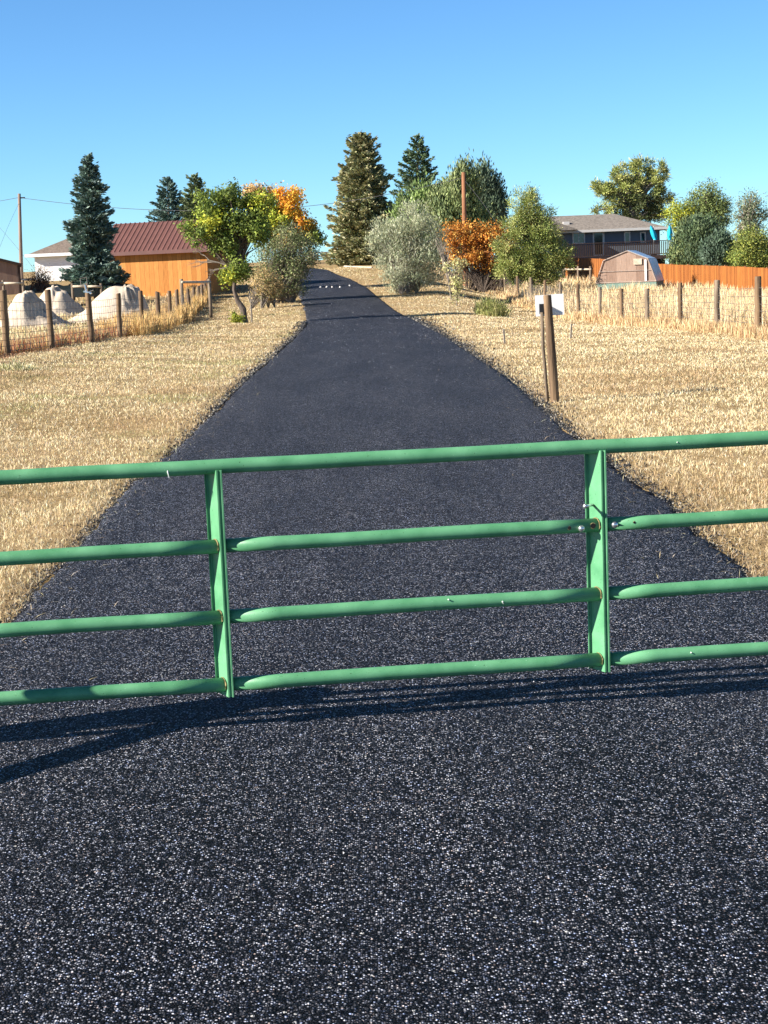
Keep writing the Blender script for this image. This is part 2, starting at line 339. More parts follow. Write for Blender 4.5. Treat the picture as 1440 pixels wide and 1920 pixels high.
# ------------------------------------------------------------------ the ground and the driveway
def graded(a, b, n, p): # dense near 0
    t = np.linspace(0, 1, n)**p; return a+(b-a)*t
xs = np.concatenate([-graded(14, 900, 26, 2.6)[::-1], np.arange(-13.75, 13.8, .25), graded(14, 900, 26, 2.6)])
ys = np.concatenate([np.arange(-30, 2, 2.), np.arange(2, 70, .3), np.arange(70, 160, 1.), graded(160, 3000, 34, 2.2)])
X, Y = np.meshgrid(xs, ys); Z = zt(X, Y)
LP = [on_road(*p) for p in [(20, 1165), (65, 1100), (105, 1065), (150, 1020), (170, 985), (250, 905), (310, 860), (350, 820), (400, 775), (450, 722), (500, 680), (545, 640), (570, 612), (574, 600), (566, 570), (561, 555), (552, 540), (545, 520), (537, 508)]]
RP = [on_road(*p) for p in [(1440, 1105), (1390, 1060), (1320, 1000), (1270, 950), (1200, 910), (1135, 855), (1080, 818), (1040, 780), (980, 730), (940, 700), (900, 672), (860, 645), (820, 622), (793, 608), (764, 594), (735, 577), (706, 554), (688, 539), (659, 524), (633, 515), (617, 507)]]
LPY = [-30, -4, 2, 5]+[p[1] for p in LP]; LPX = [-14, -6, -3.0, -2.3]+[p[0] for p in LP]
RPY = [-30, -4, 2, 5]+[p[1] for p in RP]; RPX = [14, 6, 3.3, 2.6]+[p[0] for p in RP]
print('LP', [(round(a, 2), round(b, 1)) for a, b in LP]); print('RP', [(round(a, 2), round(b, 1)) for a, b in RP])
LPY += [112, 117]; LPX += [-14, -40]
RPY += [112, 117]; RPX += [-4.2, -40]
def xl(y): return np.interp(y, LPY, LPX)
def xrr(y): return np.interp(y, RPY, RPX)
inside = (X > xl(Y)+.12) & (X < xrr(Y)-.12) & (Y < 111)
Z = Z-np.where(inside, .06, 0)
nx, ny = len(xs), len(ys)
V = np.stack([X, Y, Z], -1).reshape(-1, 3); I = np.arange(nx*ny).reshape(ny, nx)
me = bpy.data.meshes.new('ground'); me.from_pydata(V.tolist(), [], np.stack([I[:-1, :-1], I[:-1, 1:], I[1:, 1:], I[1:, :-1]], -1).reshape(-1, 4).tolist())
me.materials.append(M['ground']); me.polygons.foreach_set('use_smooth', [True]*len(me.polygons))
go = bpy.data.objects.new('ground', me); COL.objects.link(go); tag(go, 'dry straw coloured ground either side of the driveway', 'ground', kind='structure')

ry = np.concatenate([np.arange(-30, 2, 2.), np.arange(2, 30, .08), np.arange(30, 112, .3), np.arange(112, 117.1, .5)])
mb = MB(); nc = 14
for y in ry:
    a = xl(y)+RNG.normal()*(.018 if y < 30 else .02)+.03*(vnoise(y*2.1, 0., 9)-.5); b = xrr(y)+RNG.normal()*(.018 if y < 30 else .02)+.03*(vnoise(y*2.1, 7., 9)-.5)
    for j in range(nc):
        t = [0, .0, .008, .02, .06, .2, .35, .5, .65, .8, .94, .98, .992, 1][j] if True else 0
        t = [0, .012, .03, .06, .12, .25, .4, .6, .75, .88, .94, .97, .988, 1][j]
        x = a+(b-a)*t; ed = min(t, 1-t)*(b-a)
        z = float(zr(y))+.035*float(sstep(ed, -.03, .16))+.02*math.sin(math.pi*t)-(.07 if j in (0, nc-1) else 0)+.006*float(vnoise(x*2, y*2, 4))
        mb.v.append((x, y, z))
for i in range(len(ry)-1):
    for j in range(nc-1): mb.f.append((i*nc+j, i*nc+j+1, (i+1)*nc+j+1, (i+1)*nc+j))
tag(mb.build('driveway', M['asphalt'], smooth=True), 'fresh black asphalt driveway running up to the crest', 'driveway', kind='structure')

n = 26000; cy = 5.5*(60/5.5)**RNG.uniform(0, 1, n); sd = RNG.integers(0, 2, n); off = RNG.exponential(.055, n)*(1+cy*.01)-.05
cx = np.where(sd == 0, xl(cy)-off, xrr(cy)+off*1.6); cs = np.maximum(.004, cy*.0005)*RNG.uniform(.6, 1.9, n); cz = zt(cx, cy)+cs*.4+.012*(off < .04)
U = RNG.normal(size=(n, 3)); U = U/np.linalg.norm(U, axis=1, keepdims=True); W = RNG.normal(size=(n, 3)); W = W-U*(W*U).sum(1)[:, None]; W = W/np.linalg.norm(W, axis=1, keepdims=True); Q = np.cross(U, W)
P = np.stack([cx, cy, cz], -1); tv = [P+U*cs[:, None], P+(W*.94-U*.33)*cs[:, None], P+(Q*.81-W*.47-U*.33)*cs[:, None], P+(-Q*.81-W*.47-U*.33)*cs[:, None]]
V = np.stack([tv[i] for f in ((0, 1, 2), (0, 2, 3), (0, 3, 1), (1, 3, 2)) for i in f], 1).reshape(-1, 3)
cc = np.repeat(np.where(RNG.uniform(size=(n, 1)) < .8, np.array([[.018, .019, .022]]), np.array([[.22, .20, .17]]))*RNG.uniform(.6, 1.5, (n, 1)), 4, 0)
tag(npmesh('asphalt_crumbs', V, 3, M['crumb'], cols=cc), 'loose black asphalt crumbs along both driveway edges', 'gravel', kind='stuff')

n = 6000; cy = 3.2*(80/3.2)**RNG.uniform(0, 1, n); t = RNG.uniform(.03, .97, n); cx = xl(cy)+(xrr(cy)-xl(cy))*t
k = RNG.uniform(0, 1, n) < .15+.9*np.clip((vnoise(cx*1.6, cy*.6, 61)-.35)*2, 0, 1); cx, cy, t = cx[k], cy[k], t[k]; n = len(cx)
cs = np.maximum(.0028, cy*.00021)*RNG.uniform(.5, 1.7, n); cz = zr(cy)+.035+.02*np.sin(np.pi*t)+.005+cs*.2
U = RNG.normal(size=(n, 3)); U = U/np.linalg.norm(U, axis=1, keepdims=True); W = RNG.normal(size=(n, 3)); W = W-U*(W*U).sum(1)[:, None]; W = W/np.linalg.norm(W, axis=1, keepdims=True); Q = np.cross(U, W)
P = np.stack([cx, cy, cz], -1); tv = [P+U*cs[:, None], P+(W*.94-U*.33)*cs[:, None], P+(Q*.81-W*.47-U*.33)*cs[:, None], P+(-Q*.81-W*.47-U*.33)*cs[:, None]]
V = np.stack([tv[i] for f in ((0, 1, 2), (0, 2, 3), (0, 3, 1), (1, 3, 2)) for i in f], 1).reshape(-1, 3)
cc = np.repeat(np.where(RNG.uniform(size=(n, 1)) < .35, np.array([[.004, .004, .005]]), np.array([[.27, .27, .29]]))*RNG.uniform(.4, 1.7, (n, 1)), 4, 0)
tag(npmesh('loose_chips', V, 3, M['crumb'], cols=cc), 'small pale and black stone chips lying loose on the driveway', 'gravel', kind='stuff')

# ------------------------------------------------------------------ grass (stuff)
def blades(x, y, z, h, wd, cols, lean=.6):
    n = len(x); az = RNG.uniform(0, 2*np.pi, n); ln = np.abs(RNG.normal(size=n))*lean
    dx, dy = np.cos(az)*ln, np.sin(az)*ln; sa = RNG.uniform(0, 2*np.pi, n); sx, sy = np.cos(sa)*wd/2, np.sin(sa)*wd/2
    nrm = np.sqrt(1+ln*ln); B = np.stack([x, y, z], -1); Tp = B+np.stack([dx, dy, np.ones(n)], -1)*(h/nrm)[:, None]
    Md = B+np.stack([dx*.35, dy*.35, np.ones(n)*.62], -1)*(h/nrm)[:, None]; S = np.stack([sx, sy, 0*sx], -1)
    V = np.empty((n, 4, 3)); V[:, 0] = B-S; V[:, 1] = Md+S*.9; V[:, 2] = Tp; V[:, 3] = Md-S*.9
    V[:, 0] = B; return V.reshape(-1, 3)
STRAW = [(.74, .59, .33), (.82, .68, .43), (.62, .47, .25), (.86, .76, .55), (.42, .31, .17), (.70, .58, .36)]
def short_grass(n, y0, y1):
    y = y0*(y1/y0)**RNG.uniform(0, 1, n); hw = y*.30+1.5; x = RNG.uniform(-1, 1, n)*hw
    k = ((x < xl(y)+.03) | (x > xrr(y)-.03)) & (x > -9.5) & (x < 9); x, y = x[k], y[k]
    den = vnoise(x*1.4, y*1.4, 21)*.2+vnoise(x*8, y*8, 22)*.35+vnoise(x*22, y*22, 23)*.45
    k = RNG.uniform(0, 1, len(x)) < np.clip((den-.25)*3.2, .15, 1); x, y, den = x[k], y[k], den[k]; n = len(x)
    h = (.018+.028*RNG.uniform(0, 1, n))*(.35+1.5*den)*(1+y*.006); wd = np.maximum(.0038, y*.00036)*RNG.uniform(.7, 1.4, n)
    c = pick(STRAW, n, .15); pt = vnoise(x*.7, y*.7, 30)
    g = np.array([.30, .32, .12]); gm = np.clip((vnoise(x*1.1, y*1.1, 31)-.6)*3.5, 0, .75)*(x < 0)*(RNG.uniform(0, 1, n) < .6); c = c*(1-gm[:, None])+g*gm[:, None]
    bm = np.clip((pt-.6)*2.2, 0, .6)[:, None]; c = c*(1-bm)+c*np.array([.62, .5, .42])*bm
    rd = np.clip(1-np.abs(x+7.3)/1.1, 0, 1)*(y < 46)*np.clip((vnoise(x*1.5, y*.8, 33)-.3)*2, 0, 1)*.75
    c = c*(1-rd[:, None])+np.array([.36, .13, .07])*rd[:, None]
    edge = np.minimum(np.abs(x-xl(y)), np.abs(x-xrr(y))); eb = np.clip(1-edge/np.where(x > 0, .5, .28), 0, 1)*.7*(.4+.6*vnoise(x*5, y*3, 35))
    c = c*(1-eb[:, None])+np.array([.24, .15, .08])*eb[:, None]
    return blades(x, y, zt(x, y)-.004, h, wd, c, 1.3), c
V, c = short_grass(1350000, 5.5, 112)
nn_ = 1500; ys_ = 4.2*(40/4.2)**RNG.uniform(0, 1, nn_); sd_ = RNG.integers(0, 2, nn_); of_ = RNG.exponential(.16, nn_); xs_ = np.where(sd_ == 0, xl(ys_)+of_, xrr(ys_)-of_)
V2 = blades(xs_, ys_, zr(ys_)+.045, RNG.uniform(.03, .09, nn_), np.full(nn_, .004), None, 9.0); V = np.concatenate([V, V2]); c = np.concatenate([c, pick(STRAW, nn_)])
g = npmesh('short_grass', V, 4, M['straw'], cols=c); tag(g, 'short mown dry grass on both verges of the driveway', 'grass', kind='stuff')

def tall_patch(n, xa, xb, ya, yb, h0, h1, wk, pal, s, power=1.0):
    y = ya*(yb/ya)**(RNG.uniform(0, 1, n)**power); x = RNG.uniform(0, 1, n)*(xb(y)-xa(y))+xa(y)
    den = vnoise(x*.8, y*.8, s); k = RNG.uniform(0, 1, n) < .25+den; x, y, den = x[k], y[k], den[k]; n = len(x)
    h = (h0+(h1-h0)*RNG.uniform(0, 1, n)**1.5)*(.65+.6*den)
    return blades(x, y, zt(x, y)-.01, h, np.maximum(.007, y*wk)*RNG.uniform(.7, 1.4, n), None, .22), pick(pal, n, .14)
def fxr(y): return np.interp(y, [30, 35, 63, 99, 112], [8.25, 8.2, 7.75, 6.9, 6.6])
def fxl(y): return np.interp(y, [28, 32, 40, 48, 57, 65, 73, 89, 100], [-7.95, -7.75, -7.45, -7.4, -7.7, -8.2, -8.7, -9.8, -10.6])
PA = [(.76, .60, .35), (.68, .51, .27), (.84, .70, .46), (.56, .38, .20), (.72, .56, .34)]
PB = [(.56, .38, .20), (.66, .50, .27), (.46, .28, .15), (.74, .60, .36)]
parts = [tall_patch(120000, lambda y: fxr(y)+.25, lambda y: y*.27+3, 34, 108, .35, .75, .0004, PA, 41),
         tall_patch(26000, lambda y: fxr(y)-.35, lambda y: fxr(y)+.5, 31, 105, .12, .36, .0004, PB, 42),
         tall_patch(34000, lambda y: fxl(y)-.6, lambda y: fxl(y)+.75, 46, 96, .35, .8, .0004, [(.62, .42, .17), (.54, .34, .13), (.70, .50, .24)], 43),
         tall_patch(16000, lambda y: fxl(y)-.5, lambda y: fxl(y)+.25, 29, 50, .12, .38, .0004, [(.42, .17, .08), (.52, .36, .15), (.36, .13, .07), (.5, .4, .2)], 44),
         tall_patch(30000, lambda y: -y*.27-1, lambda y: fxl(y)-.3, 36, 92, .1, .28, .0004, PA+[(.40, .40, .16)], 45),
         tall_patch(9000, lambda y: 0*y+1.5, lambda y: fxr(y), 100, 145, .25, .6, .0004, PA, 46)]
V = np.concatenate([p[0] for p in parts]); c = np.concatenate([p[1] for p in parts])
g = npmesh('tall_grass', V, 4, M['straw'], cols=c); tag(g, 'tall dry golden grass in the fields behind the wire fences', 'grass', kind='stuff')

# ------------------------------------------------------------------ the green gate
GP = 5.73; GY = R(6.0)          # gate plane: distance at the middle and turn (left end nearer)
def gate_hit(px, py):           # point of the gate plane seen at a pixel, in gate coordinates (u along, z)
    r = ray(px, py); nrm = Vector((-math.sin(GY), math.cos(GY), 0)); k = nrm.y*GP/(nrm.dot(r)); p = r*k
    return ((p.x)*math.cos(GY)+(p.y-GP)*math.sin(GY), p.z+EYE)
zb = [0.5*(gate_hit(300, a)[1]+gate_hit(1300, b)[1]) for a, b in ((881, 827), (1033, 971), (1164, 1102), (1290, 1226))]
ul = gate_hit(420, 1080)[0]; ur = gate_hit(1130, 1040)[0]; sp_ = ur-ul
print('gate', zb, ul, ur, [gate_hit(x, y) for x, y in ((0, 897), (1440, 816), (0, 1308), (1440, 1216))])
gate = thing('gate', (0, GP, 0), 'green painted tubular steel gate closed across the driveway in front', 'gate', rz=GY)
RB = .0255
us = [ul-sp_, ul, ur, ur+sp_]
m_ = MB(); m_.tube([(us[0], 0, zb[0])]+[(u, 0, zb[0]+random.uniform(-.0015, .0015)) for u in np.arange(us[0]+.1, us[3]-.05, .2)]+[(us[3], 0, zb[0])], RB+.001, 24)
m_.build('top_rail', M['green'], gate, True)
for k in (1, 2, 3):
    for s_ in range(3):
        a, b = us[s_]+(0.002 if s_ else 0), us[s_+1]-.016
        m_ = MB(); m_.tube([(a+(b-a)*t, 0, zb[k]+.0012*math.sin(9*t+k+s_)) for t in np.linspace(0, 1, 8)], RB, 24); m_.build('rail', M['green'], gate, True)
prof = [(-.051, .045), (-.051, .036), (-.048, .036), (-.046, .042), (-.039, .042), (-.010, -.024), (-.008, -.032), (-.003, -.032), (-.001, -.026), (.005, -.026), (.007, -.034), (.012, -.034), (.0125, -.024), (-.004, -.016), (-.034, .049), (-.050, .049)]
for i, u in enumerate(us):
    m_ = MB(); zt_, zb_ = zb[0]-.012, zb[3]-.042
    m_.prism([(u+a, b) for a, b in prof], zb_, zt_, 'z')
    st = m_.build('stile', M['green'], gate)
    for k in (1, 2, 3):          # weld beads where a rail meets the stile
        m_ = MB(); pts = [(u-.0185-.014*math.sin(t)*0, .0-.026*math.cos(t)*1.0, zb[k]+.026*math.sin(t)) for t in np.linspace(-.5, 3.6, 14)]
        m_.tube([(u-.0225-.010*(p[1]/.026)-.002, p[1]*1.02, p[2]) for p in pts], 0.0019, 5, jit=.5); m_.build('weld', M['rust'], st)
def gp_(px, py): return gate_hit(px, py)
def bolt(px, py, r, L, yoff=-.034, up=0):
    u, z = gp_(px, py); e = MB()
    e.tube([(u, yoff, z), (u, yoff-L*.6, z), (u, yoff-L*.85, z), (u, yoff-L, z)], [r*.98, r, r*.75, r*.2], 16)
    return e.build('bolt', M['zinc'], gate, True)
bolt(1087, 989, .012, .016, -.022); bolt(1149, 982, .012, .016, -.022)
u, z = gp_(1092, 946); e = MB(); e.tube([(u+.045, .018, z-.006), (u, -.045, z)], .0055, 10); e.tube([(u+.001, -.043, z), (u-.001, -.05, z+.0003)], .0085, 12); e.build('bolt', M['zinc'], gate, True)
for px, py, r in ((1065, 988, .0065), (1109, 984, .0095), (1186, 978, .004)):
    u, z = gp_(px, py); e = MB(); e.tube([(u, -.021, z), (u, -.0262, z)], [r, r], 12); h_ = e.build('drill_hole', M['hole'], gate)
    e = MB(); e.tube([(u+r*1.1*math.cos(t), -.0240, z+r*1.1*math.sin(t)) for t in np.linspace(0, 2*math.pi, 17)], .0013, 5, jit=.4); e.build('rust_ring', M['rust'], h_)
rc = random.Random(3); chips = [(315, 884, .020), (940, 1126, .008)]+[(rc.choice([rc.uniform(20, 390), rc.uniform(470, 1080), rc.uniform(1170, 1430)]), k, rc.uniform(.001, .0035)) for k in (0, 2, 3) for _ in range(1)]
for px, py, dz in chips:
    if py < 4: py = (897, 1050, 1182, 1308)[py]+rc.uniform(-8, 2)-px*(.053, .0595, .0635, .066)[py]
    u, z = gp_(px, py); e = MB(); e.tube([(u+.003, -.0245, z-dz), (u, -.0272, z), (u-.002, -.019, z+dz*.9)], [.0012, .0028, .001], 6); e.build('paint_chip', M['chip'], gate)
# hinge post and brace stand left of the view; they throw the broad shadow bands
hp = thing('gate_post', (0, 0, 0), 'thick round wooden post the green gate hangs from', 'post')
pu = us[0]-.2; hx, hy = pu*math.cos(GY), GP+pu*math.sin(GY)
m_ = MB(); m_.tube([(hx, hy, -.3), (hx, hy, .6), (hx+.01, hy, 1.02)], [.12, .115, .11], 14, jit=.04); m_.build('post', M['post'], hp, True)
for k in (0, 3):
    m_ = MB(); z = zb[k]+(-.05 if k == 0 else .05); m_.tube([(hx+.05, hy, z), (hx+.2, hy+.02, z)], .012, 8); m_.build('hinge', M['galv'], hp)
def shadow_src(px, py, h):      # point at height h whose shadow lands on the driveway at the pixel
    q_ = ray(px, py); k_ = -EYE/q_.z; x, y = q_.x*k_, q_.y*k_; k = h; L = k/math.tan(R(SUN_EL)); return Vector((x-L*math.cos(R(SUN_AZ)), y-L*math.sin(R(SUN_AZ)), h))
a = shadow_src(500, 1316, 1.1); b = shadow_src(-150, 1500, .12)
m_ = MB(); m_.tube([tuple(b), tuple((a+b)/2), tuple(a)], .06, 12)
m_.build('brace_pole', M['galv'], hp, True)

# ------------------------------------------------------------------ wooden posts and wire fences
def post_mb(x, y, h, r, base=None, lean=(0, 0), n=10, bev=.12):
    z = T(x, y) if base is None else base; m_ = MB(); hs_ = [-.25, .0, .25*h, .5*h, .75*h, h-.02, h]
    m_.tube([(x+lean[0]*q+random.uniform(-.006, .006), y+lean[1]*q, z+q) for q in hs_], [r*random.uniform(.95, 1.06) for _ in range(6)]+[r*(1-bev)], n, jit=.05); return m_
def wire_fence(name, label, posts, group, mats, nh=8, hh=1.15, vs=.30):
    f = thing(name, (posts[0][0], posts[0][1], T(*posts[0][:2])), label, 'fence', group)
    ox, oy, oz = f.location
    for i, (x, y, h, r) in enumerate(posts):
        z = T(x, y); m_ = post_mb(x, y, h, r, z, (random.uniform(-.02, .02), 0)); m_.v = [(a-ox, b-oy, c-oz) for a, b, c in m_.v]; m_.build('fence_post', mats[i % len(mats)], f, True)
    m_ = MB()
    for (x0, y0, *_), (x1, y1, *_) in zip(posts[:-1], posts[1:]):
        L = math.hypot(x1-x0, y1-y0); ns_ = max(2, int(L/vs)); z0, z1 = T(x0, y0), T(x1, y1)
        pt = lambda t, q: (x0+(x1-x0)*t-ox, y0+(y1-y0)*t-oy, z0+(z1-z0)*t+q-.03*math.sin(math.pi*t)*(q/hh)-oz)
        lv = [.08, .19, .31, .44, .58, .73, .90, 1.08][:nh]
        for q in lv: m_.tube([pt(t, q) for t in (0, .33, .67, 1)], .0046, 4, False)
        for k in range(1, ns_): m_.tube([pt(k/ns_, .08), pt(k/ns_, lv[-1])], .0034, 4, False)
    m_.build('woven_wire', M['galv'], f)
    return f
LF = [(-8.0, 28.6, 1.3, .065)]
for px, d, top in ((5, 32.5, 544), (90, 36.2, 543), (166, 40.3, 549), (220, 44.3, 550), (262, 48.5, 545), (294, 53, 547), (316, 57.5, 545), (331, 62, 543), (353, 68.5, 541), (363, 73, 538), (372, 77, 536), (378, 81, 533), (385, 85, 530), (391, 89, 527), (398, 93, 524)):
    p = at(px, top, d); LF.append((p.x, d, max(1.0, min(1.5, p.z-T(p.x, d))), .068+random.uniform(-.006, .008)))
print('LF', [(round(a, 2), b, round(c, 2)) for a, b, c, _ in LF])
wire_fence('wire_fence', 'woven wire fence on dark wooden posts in front of the sand piles', LF, None, [M['post']])
RF = []
for px, d, top in ((1505, 31.5, 512), (1421, 35, 518), (1344, 39, 525), (1275, 43.5, 530), (1213, 48.5, 541), (1165, 53.5, 541), (1124, 58.5, 538), (1084, 63.5, 533), (1050, 69, 529), (1021, 74, 525), (995, 80, 520), (970, 86, 518), (946, 93, 506), (930, 99, 513), (917, 104, 511), (907, 108, 509)):
    p = at(px, top, d); RF.append((p.x, d, max(1.0, min(1.65, p.z-T(p.x, d))), .066+random.uniform(-.008, .01)))
print('RF', [(round(a, 2), b, round(c, 2)) for a, b, c, _ in RF])
wire_fence('wire_fence', 'woven wire fence on brown wooden posts before the tall golden grass on the right', RF, None, [M['postgrey'], M['post']])

# post with the white sign
p = gp(1041, 18.6); sx, sy, sz = on_road(1041, 757)[0], on_road(1041, 757)[1], 0
sz = T(sx, sy); tp = at(1026, 553, sy); print('sign', sx, sy, tp)
sg = thing('sign_post', (sx, sy, sz), 'stout brown wooden post with white board beside the driveway edge', 'sign post')
H_ = tp.z-sz; lx = (tp.x-sx)/H_
m_ = MB(); m_.tube([(0-lx*.2, 0, -.2), (0, 0, 0), (lx*.4*H_, 0, .4*H_), (lx*.75*H_, 0, .75*H_), (lx*H_, 0, H_-.01), (lx*H_, 0, H_)], [.052, .054, .052, .048, .046, .040], 14, jit=.04); m_.build('post', M['post'], sg, True)
m_ = MB(); m_.tube([(-.065, .10, -.2), (-.085+lx*.5*H_*.9, .10, .5*H_), (-.07+lx*H_*.8, .10, H_-.2)], .020, 10, jit=.05); m_.build('stake', M['postgrey'], sg, True)
c1 = at(1003, 556, sy+.2); c2 = at(1057, 588, sy+.2)
m_ = MB(); m_.box(((c1.x+c2.x)/2-sx, .17, (c1.z+c2.z)/2-sz+.0), (c2.x-c1.x, .012, .245), Matrix.Rotation(R(-1.5), 4, 'Y')); m_.build('sign_board', M['white'], sg)
cb = at(1018, 579, sy+.13); m_ = MB(); m_.box((cb.x-sx, .125, cb.z-sz), (.085, .05, .115)); m_.build('control_box', M['blackbox'], sg)

# survey stakes
for i, (px, d, h, lab) in enumerate(((944, 34, .32, 'short pale wooden stake in mown grass nearest the driveway edge'), (1068, 36.5, .36, 'short pale wooden stake standing beyond the white sign board'))):
    q = gp(px, d); s_ = MB(); s_.prism([(-.02, 0), (0, -.06), (.02, 0), (.02, h-.02), (.014, h), (-.016, h), (-.02, h-.03)], -.01, .01, 'y'); o = s_.build('survey_stake', M['rail'], loc=q, rot=(R(2), R(4*(i*2-1)), R(15))); tag(o, lab, 'stake')

# bracket on the third left fence post
q = LF[3]; bz = T(q[0], q[1])+q[2]; br = thing('metal_bracket', (q[0], q[1], bz), 'small pale square metal frame fixed on top of a fence post', 'bracket')
m_ = MB(); s2 = .12; b0 = (-.05, 0, .02)
m_.tube([(-.17, -.02, .20), (-.17+.16, -.02, .22), (-.02, -.02, .38), (-.18, -.02, .36), (-.17, -.02, .20)], .014, 6); m_.build('frame', M['galv'], br)
m_ = MB(); m_.tube([(-.09, -.02, .21), (-.05, 0, .0)], .022, 8); m_.box((-.02, 0, .01), (.2, .1, .035), Matrix.Rotation(.3, 4, 'Y')); m_.tube([(.0, 0, .02), (.12, .02, .06)], .012, 6); m_.build('clamp', M['zinc'], br)

# ------------------------------------------------------------------ sand piles
def pile(px, d, apx, apy, wl, wr, dep, label, seed):
    c = gp(apx, d); top = at(apx, apy, d).z-c.z; n = 56; rr = 26; m_ = MB(); rg = np.random.default_rng(seed)
    m_.v.append((0, 0, top))
    for i in range(1, rr+1):
        t = i/rr
        for j in range(n):
            th = 2*math.pi*j/n; ex = (wr if math.cos(th) > 0 else wl); x = ex*math.cos(th)*t; y = dep*math.sin(th)*t
            h = top*(.48*(1.0-t)+.52*(.5+.5*math.cos(math.pi*t))); h -= top*.16*(1-min(1, t/.28))**2; h *= 1.09
            f = float(vnoise(x*1.6+seed*9, y*1.6+5, seed)-.5)*.30*top*math.sin(math.pi*min(1, t*1.1))
            f += float(vnoise(x*5+seed, y*5, seed+3)-.5)*.08*top*min(1, t*3)+float(vnoise(th*7+seed, t*5, seed+4)-.5)*.20*top*math.sin(math.pi*min(1, t*1.3))*max(0, math.cos(th+.5))
            q = max(0, h+f*(1.5 if math.cos(th) > .1 else .5))
            gx, gy = c.x+x, c.y+y; m_.v.append((x, y, T(gx, gy)-c.z-.03+q))
    for j in range(n): m_.f.append((0, 1+j, 1+(j+1) % n))
    for i in range(rr-1):
        for j in range(n): a = 1+i*n+j; b = 1+i*n+(j+1) % n; m_.f.append((a, a+n, b+n, b))
    o = m_.build('sand_pile', M['sand'], smooth=True, loc=c); tag(o, label, 'sand pile', 'pale sand piles behind the fence'); return o
k = 68/3000
pile(0, 66, 45, 546, 60*k, 88*k, 1.7, 'pale sand pile furthest left with a dark furrowed right flank', 1)
pile(0, 76, 100, 536, 62*k, 75*k, 1.9, 'pale sand pile in the middle, partly hidden behind the left one', 2)
pile(0, 69, 236, 532, 125*k, 62*k, 1.9, 'largest pale sand pile in front of the orange shed', 3)

# ------------------------------------------------------------------ buildings
def gable_parts(b, Lx, Dy, hw, hr, ov, wallm, roofm, trim, ribs=0):
    m_ = MB(); m_.prism([(0, -1), (Dy, -1), (Dy, hw), (Dy/2, hw+hr-.06), (0, hw)], 0, Lx, 'x'); m_.build('wall', wallm, b)
    m_ = MB(); t = .06; s = hr/(Dy/2); e = ov*s
    m_.prism([(-ov, hw-e+.02), (Dy/2, hw+hr+.02), (Dy+ov, hw-e+.02), (Dy+ov, hw-e+.02+t), (Dy/2, hw+hr+.02+t*1.2), (-ov, hw-e+.02+t)], -ov, Lx+ov, 'x')
    rf = m_.build('roof', roofm, b)
    if ribs:
        m_ = MB(); x = -ov+.05
        while x < Lx+ov:
            for sg_ in (0, 1):
                y0, y1 = (-ov, Dy/2) if sg_ == 0 else (Dy+ov, Dy/2)
                z0, z1 = hw-e+.02+t, hw+hr+.02+t*1.2
                m_.add([(x, y0, z0), (x+.07, y0, z0+.045), (x+.14, y0, z0), (x, y1, z1), (x+.07, y1, z1+.045), (x+.14, y1, z1)], [(0, 1, 4, 3), (1, 2, 5, 4), (0, 2, 1), (3, 4, 5)])
            x += .29
        m_.build('rib', roofm, rf); rf.children[0]['kind'] = 'stuff'
    return rf
# orange shed
dS = 92; c = gp(205, dS); c.z = at(205, 545, dS).z-.25; yawS = -R(14)
shed = thing('shed', c, 'orange board shed with a ribbed maroon metal roof', 'shed', rz=yawS)
hw = at(205, 469, dS).z-c.z; kS = dS/3000
gable_parts(shed, 6.0, 4.6, hw, 1.45, .38, M['orange'], M['maroon'], None, 1)
m_ = MB(); m_.box((3.0, -.40, hw-.27), (6.8, .03, .16)); m_.build('fascia', M['maroon'], shed)
m_ = MB(); m_.box((-.02, -.02, hw/2-.3), (.10, .10, hw)); m_.build('corner_board', M['orange'], shed)
# white garage
dG = 112; c = gp(70, dG); c.z = at(70, 535, dG).z-.4; kG = dG/3000
gar = thing('garage', c, 'white walled garage with grey brown hip roof behind the blue spruce', 'building', rz=-R(6))
hw = at(70, 477, dG).z-c.z; Lx, Dy = 7.5, 7.
m_ = MB(); m_.box((Lx/2, Dy/2, hw/2-.25), (Lx, Dy, hw+.5)); m_.build('wall', M['siding'], gar)
m_ = MB(); ov = .5; hr = 1.35; e = hw-.06
V8 = [(-ov, -ov, e), (Lx+ov, -ov, e), (Lx+ov, Dy+ov, e), (-ov, Dy+ov, e), (Dy/2-1.6, Dy/2, e+hr), (Lx-1.5, Dy/2, e+hr)]
m_.add(V8, [(3, 2, 1, 0), (0, 1, 5, 4), (1, 2, 5), (2, 3, 4, 5), (3, 0, 4)]); rf = m_.build('roof', M['shingle2'], gar)
m_ = MB(); m_.box((Lx/2, -ov-.02, e-.02), (Lx+2*ov, .04, .2)); m_.box((-ov-.02, Dy/2, e-.02), (.04, Dy+2*ov-.1, .2)); m_.box((Lx/2, -ov/2, e-.10), (Lx+2*ov-.1, ov-.05, .03)); m_.build('fascia', M['white'], rf)
